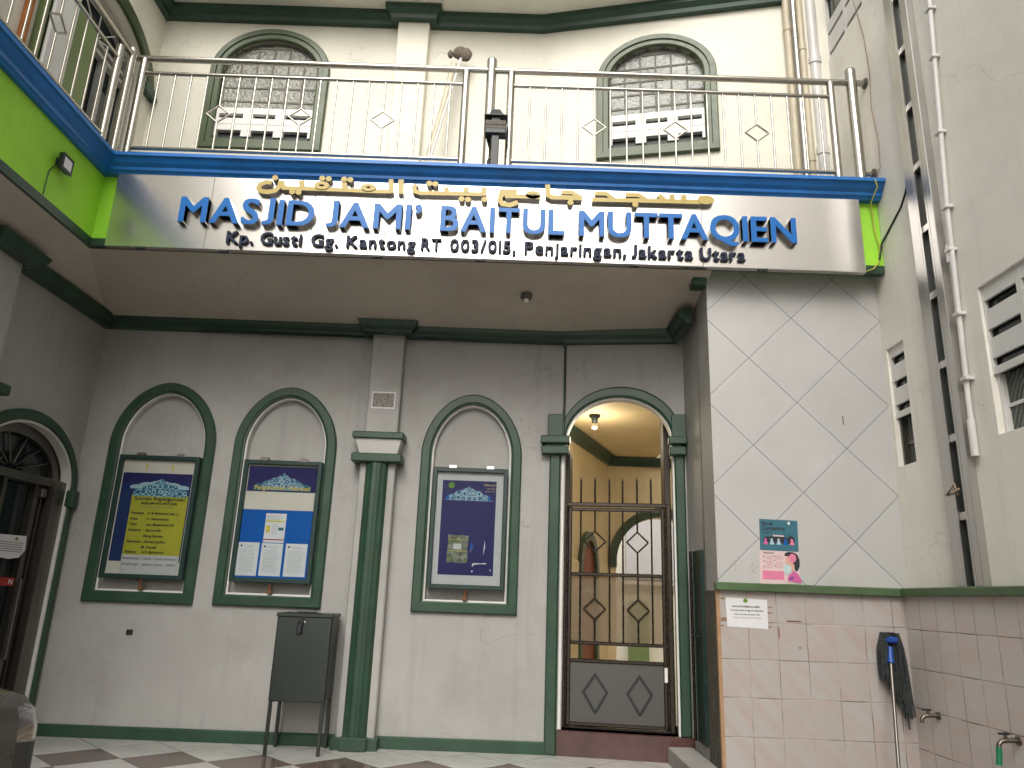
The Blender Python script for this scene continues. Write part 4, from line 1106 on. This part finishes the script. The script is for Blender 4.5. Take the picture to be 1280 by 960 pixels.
MB().lathe(.86, 7.62, [(.06, 3.07), (.06, 3.05), (.035, 3.03), (.03, 2.985), (.001, 2.985)], 16).build('bulb_holder', 'black_plastic', il)
MB().lathe(.86, 7.62, [(.02, 2.985), (.033, 2.955), (.03, 2.925), (.001, 2.912)], 16).build('bulb', 'bulb_white', il)
pl_ = bpy.data.lights.new('room_fill_light', 'POINT'); pl_.energy = 10; pl_.color = (1., .87, .66); pl_.shadow_soft_size = .12  # added warm fill to brighten the room, set just below the bulb
plo = bpy.data.objects.new('room_fill_light', pl_); C.objects.link(plo); plo.parent = il; plo.location = (0, 0, -.26)

# ================================================================== right wall hardware
ct = thing('cable_tray', 'tall galvanised ladder-like cable tray fixed upright on the right wall', 'cable tray', (RX, 4.68, 1.357))
mb = MB(FR); mb.bbox(-4.842, -4.735, -.055, 0, 1.357, 9., .004); mb.box(-4.735, -4.715, -.055, -.047, 1.357, 9.); mb.build('side_rail', 'steel_tray', ct)
mb = MB(FR); mb.bbox(-4.612, -4.548, -.055, 0, 1.357, 9., .004); mb.box(-4.632, -4.612, -.055, -.047, 1.357, 9.); mb.build('side_rail', 'steel_tray', ct)
mb = MB(FR); mb.box(-4.735, -4.612, -.006, -.0005, 1.357, 9.); mb.build('tray_back', 'dark_green_board', ct)
for k in range(15):
    z = 1.787+.4985*k; MB(FR).bbox(-4.734, -4.613, -.045, -.006, z-.028, z+.022, .003).build('rung', 'steel_tray', ct)
MB(FR).tube([(-4.80, -.058, 1.93), (-4.75, -.075, 1.94), (-4.70, -.06, 1.99), (-4.68, -.06, 1.91), (-4.72, -.07, 1.93), (-4.66, -.06, 1.95)], .008, 6).build('tied_rag', 'kitchen_brown', ct)
pp = thing('conduit_pipe', 'thin white conduit pipe running up the right wall beside the cable tray', 'pipe', (RX, 4.48, 2.13))
MB().tube([(RX-.03, 4.495, 2.13), (RX-.03, 4.49, 2.5), (RX-.03, 4.435, 3.8), (RX-.03, 4.31, 5.37), (RX-.03, 4.20, 9.)], .017, 10).build('pipe_run', 'pvc_white', pp)
mb = MB(); mb.tube([(RX-.03, 4.497, 2.13), (RX-.03, 4.495, 2.36)], .024, 10); mb.build('socket', 'pvc_white', pp)
MB().tube([(RX-.03, 4.478, 3.42), (RX-.03, 4.472, 3.54)], .022, 10).build('socket', 'pvc_white', pp)
for y, z in ((4.475, 2.62), (4.464, 3.05), (4.462, 3.50), (4.435, 3.80), (4.40, 4.35), (4.35, 4.92), (4.32, 5.3)):
    MB().bbox(RX-.056, RX-.001, y-.03, y+.03, z-.012, z+.012, .003).build('clamp', 'pvc_white', pp)
for i, (x, y, r, m_, nm, lb) in enumerate(((2.520, 5.97, .032, 'pvc_cream', 'drain_pipe', 'cream drain pipe, leftmost of the uprights in the upper right corner'), (2.575, 5.93, .022, 'steel_tray', 'steel_pipe', 'dull grey steel pipe between two cream pipes in the upper right corner'), (2.640, 5.95, .034, 'pvc_cream', 'drain_pipe', 'second cream drain pipe, right of the grey steel pipe'), (2.765, 5.99, .055, 'pvc_white', 'drain_pipe', 'wide white drain pipe in the corner against the right wall'))):
    o = thing(nm, lb, 'pipe', (x, y, 4.48), 'uprights in the corner')
    MB().tube([(x, y, 4.48), (x, y, 7.04)], r, 14).build('pipe_run', m_, o)
    mb = MB()
    for z in (4.9+.1*i, 6.55-.12*i): mb.tube([(x, y, z), (x, y, z+.07)], r*1.18, 14)
    mb.build('socket', m_, o)
def tap(y, z, label, hose):
    o = thing('water_tap', label, 'tap', (RX-.05, y, z), 'wall taps')
    x = RX-.05
    mb = MB(); mb.tube([(x, y, z), (x-.012, y, z)], .024, 14); mb.build('tap_flange', 'brass_tap', o)
    mb = MB(); mb.tube([(x-.01, y, z), (x-.06, y+.004, z), (x-.095, y+.004, z-.004), (x-.112, y+.004, z-.022), (x-.114, y+.004, z-.045)], .013, 10); mb.tube([(x-.07, y+.004, z+.005), (x-.07, y+.004, z+.03)], .009, 8); mb.build('tap_body', 'brass_tap', o)
    mb = MB(); mb.bbox(x-.11, x-.045, y-.003, y+.011, z+.028, z+.040, .004); mb.build('tap_lever', 'black_plastic', o)
    if hose: MB().tube([(x-.114, y+.004, z-.035), (x-.118, y+.003, z-.08), (x-.128, y, z-.125)], .016, 10).build('hose_stub', 'rubber_hose_green', o)
tap(5.205, .556, 'small brass tap on the pink tiles nearest the corner', False)
tap(4.425, .540, 'brass tap with a green hose stub on the pink tiles', True)
mp = thing('mop', 'dark string mop standing upside down in the tiled corner, blue clamp on top', 'mop', (2.45, 5.05, 0))
MB().tube([(2.45, 5.05, 0), (2.655, 5.42, .93)], .0115, 10).build('handle', 'aluminium', mp)
MB().tube([(2.638, 5.388, .855), (2.660, 5.428, .955)], .021, 12).bbox(2.615, 2.715, 5.395, 5.435, .985, 1.028, .012).build('clamp', 'mop_blue', mp)
mb = MB(); rr = random.Random(3)
for i in range(170):
    a = rr.uniform(-1, 1); back = rr.random() < .72
    x0 = 2.668+a*.05
    bot = .76+rr.uniform(-.03, .03)-.16*max(0, min(1, (a+.25)/.6))-(.07 if a > .55 else 0)
    ys = rr.uniform(5.43, 5.475) if back else rr.uniform(5.405, 5.43)
    if not back and abs(a) < .42: a = math.copysign(.42+.5*abs(a), a); x0 = 2.668+a*.05
    x1 = 2.655+a*.062+.03*(a > 0); x2 = 2.660+a*.072+.035*max(0, a+.2)
    pts = [(2.665+a*.045, 5.43, 1.01), (x0, ys-.006, 1.045+rr.uniform(-.01, .008)), (x1, ys, .95), (x1*.5+x2*.5+rr.uniform(-.006, .006), ys+.005, .85), (x2+rr.uniform(-.014, .014), ys, bot)]
    pts = [(p[0], min(p[1], T-.025), p[2]) for p in pts]
    mb.tube(pts, .0060, 5)
mb.tube([(2.735, 5.44, .62), (2.742, 5.44, .52), (2.748, 5.44, .435)], .0045, 5)
mb.build('mop_head', 'mop_yarn', mp)

# ================================================================== papers on the pier
po = thing('health_poster', 'blue and pink coronavirus poster above the green rail on the diagonal plates', 'poster', (1.96, T, 1.58))
def psheet(name, mat, poly, layer, parent):
    mb = MB(FT); mb.prism(poly, -.003-.0009*layer, -.0026-.0009*layer if layer else -.0005); return mb.build(name, mat, parent)
base = psheet('poster_sheet', 'print_pink_pale', [(1.812, 1.352), (2.100, 1.362), (2.112, 1.809), (1.832, 1.814)], 0, po)
psheet('blue_panel', 'print_teal', [(1.826, 1.590), (2.106, 1.585), (2.112, 1.809), (1.832, 1.814)], 1, base)
psheet('dark_crowd', 'ink', [(1.856, 1.645), (2.07, 1.640), (2.085, 1.665), (2.078, 1.69), (2.05, 1.697), (2.03, 1.683), (1.99, 1.69), (1.93, 1.69), (1.87, 1.688), (1.853, 1.67)], 2, base)
for i, (x, m_) in enumerate(((1.870, 'print_magenta'), (1.915, 'print_pale'), (1.965, 'print_pale'), (2.015, 'print_blue'), (2.062, 'print_pink'))):
    mb = MB(FT); mb.prism([(x-.016, 1.632), (x+.016, 1.632), (x+.011, 1.655), (x-.011, 1.655)], -.0057, -.0053); mb.ellipse(x, 1.665, .009, .011, -.0059, -.0055, n=12); mb.build('figure', m_, base)
def pink(lines, layer, mat, parent, fr=FT):
    mb = MB(fr)
    for t, u0, u1, b, c, bo in lines: print_line(mb, t, u0, u1, b, c, -.003-.0009*layer, bo)
    return mb.build('lettering', mat, parent)
pink([('Novel', 1.848, 1.928, 1.770, .030, .03), ('Coronavirus', 1.848, 2.015, 1.735, .030, .03), ('Covid-19', 1.848, 1.920, 1.710, .017, .02)], 2, 'ink', base)
pink([('kenali gejala dan cara mencegah', 1.935, 2.085, 1.712, .008, .0), ('penularan virus di sekitar kita', 1.945, 2.085, 1.698, .008, .0)], 2, 'print_teal_dark', base)
psheet('caption_strip', 'print_pink_pale', [(1.925, 1.691), (2.003, 1.689), (2.003, 1.699), (1.925, 1.701)], 4, base)
mb = MB(FT); mb.ellipse(2.047, 1.788, .010, .012, -.0052, -.0046, n=12); mb.build('emblem', 'paper_white', base)
mb = MB(FT); mb.ellipse(2.072, 1.786, .008, .010, -.0052, -.0046, n=12); mb.build('emblem', 'print_teal_dark', base)
psheet('pink_panel', 'print_pink', [(1.835, 1.385), (1.99, 1.385), (1.99, 1.445), (1.835, 1.447)], 1, base)
pink([('PENCEGAHAN', 1.852, 1.925, 1.566, .012, .03)], 1, 'ink', base)
L = []
for i, z in enumerate((1.546, 1.536, 1.526, 1.51, 1.50, 1.488, 1.478, 1.466)):
    L.append(('cuci tangan pakai sabun', 1.862, 1.912, z, .0065, 0)); 
    if i != 3: L.append(('hindari kerumunan orang', 1.935, 1.985, z+.002, .0065, 0))
pink(L, 1, 'print_red', base)
mb = MB(FT)
for x, z in ((1.85, 1.545), (1.85, 1.512), (1.85, 1.473), (1.926, 1.55), (1.926, 1.52), (1.928, 1.482)): mb.ellipse(x, z, .0045, .005, -.0044, -.0038, n=10)
mb.build('bullet', 'ink', base)
psheet('hair', 'ink', [(2.000, 1.555), (2.004, 1.572), (2.03, 1.583), (2.07, 1.58), (2.095, 1.565), (2.108, 1.53), (2.107, 1.485), (2.093, 1.455), (2.075, 1.445), (2.062, 1.49), (2.045, 1.52), (2.035, 1.55)], 2, base)
psheet('face', 'print_skin', [(2.012, 1.553), (2.035, 1.55), (2.05, 1.52), (2.068, 1.49), (2.066, 1.45), (2.03, 1.44), (2.012, 1.47), (2.004, 1.51)], 3, base)
psheet('face_mask', 'print_mask', [(1.988, 1.487), (2.01, 1.497), (2.042, 1.482), (2.045, 1.45), (2.02, 1.425), (1.996, 1.432), (1.985, 1.455)], 4, base)
mb = MB(FT); mb.ellipse(2.058, 1.540, .026, .031, -.0072, -.0066, n=20); mb.build('hair_bun', 'print_pink', base)
psheet('clothes', 'print_magenta', [(2.012, 1.382), (2.105, 1.366), (2.113, 1.385), (2.088, 1.43), (2.06, 1.45), (2.04, 1.43), (2.02, 1.418)], 5, base)
psheet('clothes_shade', 'print_violet', [(2.018, 1.392), (2.045, 1.385), (2.06, 1.412), (2.035, 1.405)], 6, base)
pn = thing('paper_notice', 'white paper notice with a green emblem taped to the pink tiles', 'notice', (1.70, T, 1.14))
FTT = Frame(0, T-.012)
def nsheet(name, mat, poly, layer, parent):
    mb = MB(FTT); mb.prism(poly, -.003-.0009*layer, -.0026-.0009*layer if layer else -.0005); return mb.build(name, mat, parent)
nb_ = nsheet('notice_sheet', 'paper_white', [(1.563, 1.052), (1.85, 1.044), (1.853, 1.242), (1.557, 1.25)], 0, pn)
mb = MB(FTT); mb.ellipse(1.698, 1.232, .016, .014, -.0045, -.0038, n=16); mb.ellipse(1.698, 1.232, .009, .008, -.0052, -.0046, n=12); mb.build('emblem', 'print_green', nb_)
pink([('HARAP JANGAN MEMBUANG SAMPAH', 1.60, 1.80, 1.185, .013, .02), ('Di tempat wudhu ini agar air tetap bersih', 1.59, 1.822, 1.160, .013, .02), ('Terima kasih atas perhatian Anda', 1.61, 1.795, 1.134, .011, .01)], 1, 'ink', nb_, FTT)
pink([('Pengurus Masjid Jami Baitul Muttaqien', 1.605, 1.805, 1.112, .010, .0)], 1, 'ink_grey', nb_, FTT)
mb = MB(FTT)
for u0, u1, z0, z1 in ((1.525, 1.58, 1.237, 1.247), (1.52, 1.565, 1.095, 1.112), (1.515, 1.54, 1.052, 1.062), (1.852, 1.885, 1.19, 1.196), (1.852, 1.887, 1.150, 1.157), (1.85, 1.875, 1.055, 1.064)): mb.box(u0, u1, -.0016, -.0004, z0, z1)
mb.build('tape_mark', 'tape_brown', pn)
st = MB(FTT)
st.box(1.985, 2.085, -.0016, .0, 1.098, 1.108)
tag(st.build('rust_mark', 'rust'), 'long brown rust streak across the upper pink tiles', 'stain', 'rust marks on the tiles')
tag(MB(FTT).box(1.921, 1.928, -.0016, 0, .985, 1.06).build('rust_mark', 'rust'), 'upright dark rust streak on a tile joint left of a dot', 'stain', 'rust marks on the tiles')
tag(MB(FTT).ellipse(2.066, .927, .007, .006, -.0016, 0, n=10).build('rust_mark', 'rust'), 'small round rust dot on the pink tiles', 'stain', 'rust marks on the tiles')
tag(MB(FT).box(2.512, 2.518, -.004, 0, 2.545, 2.615).build('rusty_nail', 'rust'), 'thin rusty nail in the upper white plates', 'nail')
mb = MB(FT)
rr = random.Random(11)
for x, z in ((1.640, 1.51), (1.642, 1.48), (1.64, 1.445), (1.768, 1.50), (1.775, 1.485), (1.755, 1.47), (1.77, 1.455), (1.79, 1.462), (1.765, 1.44), (1.785, 1.43), (1.762, 1.475)):
    mb.ellipse(x, z, rr.uniform(.004, .009), rr.uniform(.003, .006), -.0012, 0, n=8)
tag(mb.build('paint_chips', 'concrete'), 'cluster of grey paint chips left of the coronavirus poster', 'paint chips')
stk = MB(FB).box(-1.262, -1.052, -.1034, -.1004, 2.765, 2.918).build('pasted_paper', 'paper_white')
tag(stk, 'weathered newsprint scrap pasted on the white pilaster above its capital', 'paper')
MB(FB).box(-1.252, -1.062, -.1042, -.1036, 2.778, 2.906).build('printed_area', 'print_newsprint', None).parent = stk
blk = MB(FB).bbox(-3.136, -3.083, -.012, 0, .788, .828, .003).build('wall_plate', 'black_plastic'); tag(blk, 'small black plate on the white wall under the leftmost niche', 'wall plate')
cb = MB(FB); cb.tube([(-2.9, -.07, 3.455), (-1.4, -.072, 3.44), (-1.36, -.19, 3.445), (-.95, -.19, 3.445), (-.9, -.07, 3.455), (0.30, -.07, 3.455), (.44, -.07, 3.45), (.462, -.02, 3.42), (.462, -.014, 2.9), (.455, -.04, 2.72), (.452, -.06, 2.56)], .011, 8)
tag(cb.build('power_cable', 'dark_green_board'), 'dark cable following the cornice and dropping beside the doorway arch', 'cable')
# papers on the left glass door
o = MB(FL); o.prism([(5.70, 1.36), (5.93, 1.345), (6.05, 1.36), (6.11, 1.42), (6.095, 1.53), (5.70, 1.52)], .055, .058)
dpz = thing('door_notice', 'pale paper notice on the glass of the left arched door', 'notice', (LX-.05, 5.9, 1.43))
o = o.build('notice_sheet', 'paper_white', dpz)
mb = MB(FL); mb.ellipse(5.975, 1.50, .018, .014, .0535, .0545, n=14); mb.build('emblem', 'print_green', dpz)
mb = MB(FL)
for i in range(5): mb.box(5.72, 6.07, .0535, .0545, 1.40+.017*i, 1.405+.017*i)
mb.build('text_rows', 'ink_grey', dpz)
rdl = thing('door_label', 'small red label with a white letter low on the left glass door', 'label', (LX-.05, 6.0, 1.17))
MB(FL).box(5.88, 6.055, .055, .058, 1.145, 1.208).build('label_sheet', 'print_red', rdl)
mb = MB(FL); print_line(mb, 'N', 5.985, 6.03, 1.158, .038, .0535, .02); mb.build('label_letter', 'paper_white', rdl)

# ================================================================== wires
w = MB(); w.tube([(2.792, S-.13, 4.49), (2.80, S-.145, 4.40), (2.80, S-.02, 4.33), (2.815, S+.0, 4.1), (2.845, S+.005, 3.95), (2.835, S+.005, 3.84), (2.78, S+.0, 3.765), (2.70, S+.02, 3.735)], .005, 6)
tag(w.build('yellow_wire', 'wire_yellow'), 'thin yellow wire hanging over the green end of the fascia', 'wire')
w = MB(); w.tube([(2.83, S+.0, 3.84), (2.86, S-.0, 3.98), (2.872, S-.05, 4.02), (2.872, 5.02, 4.13), (2.872, 4.94, 4.20), (2.872, 4.86, 4.32), (2.872, 4.855, 4.40)], .008, 6)
tag(w.build('black_cable', 'black_plastic'), 'short dark cable from the green fascia up to the cable tray', 'cable')
w = MB(); w.tube([(2.872, 5.44, 6.7), (2.872, 5.36, 6.3), (2.872, 5.27, 5.9), (2.872, 5.24, 5.5), (2.868, 5.27, 5.2), (2.87, 5.22, 4.85), (2.86, 5.22, 4.60), (2.83, 5.22, 4.50)], .0035, 6)
tag(w.build('thin_wire', 'kitchen_brown'), 'thin brown wire running down the bare right wall past the railing end', 'wire')

# ================================================================== pole leaning on the balcony
po = thing('pole_duster', 'cream pole topped by a round brown head leaning on the upper wall', 'pole', (-.95, 6.2, 4.48))
MB().tube([(-.955, 6.05, 4.48), (-.90, 6.12, 5.0), (-.80, 6.28, 5.75), (-.72, 6.36, 6.36)], .032, 10).build('pole', 'pvc_cream', po)
MB().tube([(-.905, 6.02, 4.48), (-.855, 6.1, 5.1), (-.74, 6.27, 5.9), (-.655, 6.35, 6.42)], .014, 8).build('thin_pole', 'pvc_white', po)
mb = MB()
def blob(mb, c, r, seed, n=14, m=9, rough=.12):
    rr = random.Random(seed); P = []; F = []
    for i in range(m+1):
        th = math.pi*i/m
        for k in range(n):
            a = 2*math.pi*k/n; q = 1+rr.uniform(-rough, rough)
            P.append((c[0]+r[0]*q*math.sin(th)*math.cos(a), c[1]+r[1]*q*math.sin(th)*math.sin(a), c[2]+r[2]*q*math.cos(th)))
    for i in range(m):
        for k in range(n):
            l = (k+1) % n; F.append((i*n+k, i*n+l, i*n+n+l, i*n+n+k))
    mb.add(P, F, True)
blob(mb, (-.665, 6.37, 6.50), (.078, .045, .075), 2, rough=.07); blob(mb, (-.610, 6.36, 6.475), (.065, .04, .078), 3, rough=.07); blob(mb, (-.765, 6.36, 6.475), (.028, .03, .045), 4)
mb.build('round_head', 'duster_brown', po)
MB().tube([(-.79, 6.36, 6.49), (-.88, 6.37, 6.50), (-.94, 6.38, 6.42), (-.945, 6.37, 6.30)], .004, 6).build('loose_wire', 'pvc_white', po)

# ================================================================== car
car = thing('parked_car', 'dull grey parked car with its clear headlight at the lower left', 'car', (-2.75, 1.4, 0))
def car_body():
    # stations along the length: y from nose (3.36) to tail; half width, sill z, shoulder z, deck z
    nose = 3.46; cxm = -2.60
    st = [(0, .42, .30, .50, .57), (.035, .58, .25, .585, .655), (.10, .68, .22, .655, .73), (.22, .755, .20, .70, .79), (.42, .80, .19, .74, .84), (.75, .825, .19, .775, .885), (1.05, .835, .19, .80, .92), (1.5, .84, .19, .82, .94), (2.2, .84, .19, .83, .94), (2.9, .835, .19, .835, .935), (3.4, .82, .20, .82, .92), (3.75, .77, .24, .78, .88), (3.92, .68, .30, .70, .78), (3.97, .55, .36, .60, .66)]
    # refine
    S2 = []
    for a, b in zip(st, st[1:]):
        for k in range(4): S2.append(tuple(a[i]+(b[i]-a[i])*k/4 for i in range(5)))
    S2.append(st[-1])
    rings = []
    for s, hw, z0, zs, zd in S2:
        half = [(.0, z0), (hw*.80, z0), (hw*.95, z0+.05), (hw*.985, z0+.16), (hw, (z0+zs)*.5+.02), (hw*.995, zs-.06), (hw*.97, zs), (hw*.90, zs+(zd-zs)*.55), (hw*.72, zs+(zd-zs)*.85), (hw*.40, zd), (0., zd+.008)]
        # refine ring
        h2 = []
        for a, b in zip(half, half[1:]):
            for k in range(3): h2.append((a[0]+(b[0]-a[0])*k/3, a[1]+(b[1]-a[1])*k/3))
        h2.append(half[-1])
        ring = [(cxm+x, nose-s, z) for x, z in h2]+[(cxm-x, nose-s, z) for x, z in reversed(h2[1:-1])]
        rings.append(ring)
    return rings
rings = car_body(); n = len(rings[0])
parts = {'body': MB(), 'headlight_r': MB(), 'headlight_l': MB(), 'bumper': MB()}
def face_kind(c):
    s = 3.46-c[1]; x = c[0]+2.60; z = c[2]
    if s < .42 and z < .60: return 'bumper'
    if .02 < s < .40 and abs(x) > .50 and .60 < z < .725: return 'headlight_r' if x > 0 else 'headlight_l'
    return 'body'
for i in range(len(rings)-1):
    for k in range(n):
        l = (k+1) % n
        q = [rings[i][k], rings[i][l], rings[i+1][l], rings[i+1][k]]
        c = [sum(p[j] for p in q)/4 for j in range(3)]
        # wheel openings
        kd_ = face_kind(c)
        parts[kd_].add(q, [(0, 1, 2, 3)], True)
for e in (0, -1):
    parts['bumper' if e == 0 else 'body'].add(rings[e], [tuple(range(n))])
import bmesh
def weld(o):
    bm = bmesh.new(); bm.from_mesh(o.data); bmesh.ops.remove_doubles(bm, verts=bm.verts, dist=1e-4); bmesh.ops.recalc_face_normals(bm, faces=bm.faces); bm.to_mesh(o.data); bm.free()
    for p in o.data.polygons: p.use_smooth = True
for k, nm, m_ in (('body', 'body', 'car_paint'), ('headlight_r', 'headlight', 'headlight_lens'), ('headlight_l', 'headlight', 'headlight_lens'), ('bumper', 'bumper', 'car_black')):
    weld(parts[k].build(nm, m_, car))
# cabin
def cab(mb, pts):
    mb.loops(pts, smooth=False); mb.add(pts[-1], [tuple(range(len(pts[-1])))])
cx_ = -2.60
mb = MB(); cab(mb, [[(cx_-.74, 2.25, .905), (cx_+.74, 2.25, .905), (cx_+.76, -.35, .905), (cx_-.76, -.35, .905)], [(cx_-.60, 1.55, 1.34), (cx_+.60, 1.55, 1.34), (cx_+.62, .0, 1.36), (cx_-.62, .0, 1.36)]]); mb.build('cabin_glass', 'dark_glass', car)
mb = MB(); mb.bbox(cx_-.63, cx_+.63, -.05, 1.60, 1.345, 1.40, .03); mb.build('roof', 'car_paint', car)
for sx in (-1, 1):
    mb = MB()
    for a, b in (((.745, 2.25, .90), (.61, 1.55, 1.36)), ((.765, .95, .90), (.625, .85, 1.36)), ((.765, -.36, .90), (.625, .0, 1.36))): mb.tube([(cx_+sx*a[0], a[1], a[2]), (cx_+sx*b[0], b[1], b[2])], .03, 8)
    mb.build('window_pillar', 'car_paint', car)
    MB().bbox(cx_+sx*.90-.06, cx_+sx*.90+.06, 1.72, 1.80, .90, 1.0, .02).build('mirror', 'car_paint', car)
    for y in (2.62, .05):
        wh = MB(); x0 = cx_+sx*.70; x1 = cx_+sx*.85
        wh.tube([(x0, y, .29), (x1, y, .29)], .29, 28); wh = wh.build('wheel', 'rubber', car)
        MB().tube([(cx_+sx*.846, y, .29), (cx_+sx*.857, y, .29)], .185, 20).build('rim', 'steel_tray', wh)

# ================================================================== ground and the lane behind the viewer
mb = MB(); mb.quad((-60, -60, -.012), (60, -60, -.012), (60, 60, -.012), (-60, 60, -.012)); struct(mb.build('ground', 'concrete'))
mb = MB(); mb.quad((LX, -3., .0), (RX, -3., .0), (RX, D, .0), (LX, D, .0)); struct(mb.build('terrace_floor', 'chequer_tiles'))
op = thing('opposite_house', 'brown rendered house across the lane behind the viewer', 'house', (-9, -8, 0))
MB().box(-14, -5.6, -13, -7.5, 0, 11).build('wall', 'kitchen_brown', op); MB().box(-14.3, -5.4, -13.3, -7.2, 11, 11.3).build('roof', 'concrete', op)
op2 = thing('opposite_house', 'cream rendered house across the lane behind the viewer', 'house', (5, -8, 0))
MB().box(.6, 14, -13, -7.5, 0, 9.5).build('wall', 'cream_house', op2); MB().box(.3, 14.3, -13.3, -7.2, 9.5, 9.8).build('roof', 'concrete', op2)

# ================================================================== light
SUN_EL, SUN_AZ = rad(43), rad(187)          # azimuth clockwise from +Y: from behind the viewer, a little left
wd = bpy.data.worlds.new('World'); SC.world = wd; wd.use_nodes = True
nt = wd.node_tree; bg = nt.nodes['Background']
sky = nt.nodes.new('ShaderNodeTexSky'); sky.sky_type = 'NISHITA'; sky.sun_disc = False
sky.sun_elevation = SUN_EL; sky.sun_rotation = SUN_AZ; sky.dust_density = 6.; sky.air_density = 1.; sky.ozone_density = .6
hs = nt.nodes.new('ShaderNodeHueSaturation'); hs.inputs['Saturation'].default_value = .22
mx = nt.nodes.new('ShaderNodeMix'); mx.data_type = 'RGBA'; mx.blend_type = 'MULTIPLY'; mx.inputs[0].default_value = 1.
mx.inputs[7].default_value = (1., .985, .955, 1)
nt.links.new(sky.outputs[0], hs.inputs['Color']); nt.links.new(hs.outputs[0], mx.inputs[6]); nt.links.new(mx.outputs[2], bg.inputs[0])
bg.inputs[1].default_value = .15
sl = bpy.data.lights.new('sun', 'SUN'); sl.energy = .78; sl.angle = rad(60); sl.color = (1., .95, .86)
so = bpy.data.objects.new('sun', sl); C.objects.link(so)
sd_ = Vector((math.sin(SUN_AZ)*math.cos(SUN_EL), math.cos(SUN_AZ)*math.cos(SUN_EL), math.sin(SUN_EL)))
so.rotation_euler = (-sd_).to_track_quat('-Z', 'Y').to_euler(); so.location = (0, -5, 15)

# ================================================================== camera
cam = bpy.data.cameras.new('camera'); co = bpy.data.objects.new('camera', cam); C.objects.link(co)
cam.sensor_width = 36.; cam.lens = 930.642/1280*36.; cam.clip_start = .05; cam.clip_end = 300
Rv = (.99935596, -.00718487, .03515754); Uv = (-.03577878, -.27454945, .96090711); Fv = (-.00274849, .96154614, .27462969)
co.matrix_world = Matrix(((Rv[0], Uv[0], -Fv[0], 0), (Rv[1], Uv[1], -Fv[1], 0), (Rv[2], Uv[2], -Fv[2], 1.2), (0, 0, 0, 1)))
SC.camera = co
SC.render.engine = 'CYCLES'
try:
    SC.cycles.use_denoising = True; SC.cycles.max_bounces = 8; SC.cycles.diffuse_bounces = 5; SC.cycles.transparent_max_bounces = 12
except Exception: pass
SC.view_settings.view_transform = 'Standard'; SC.view_settings.look = 'None'; SC.view_settings.gamma = 1.
SC.view_settings.use_curve_mapping = False
SC.view_settings.exposure = .58
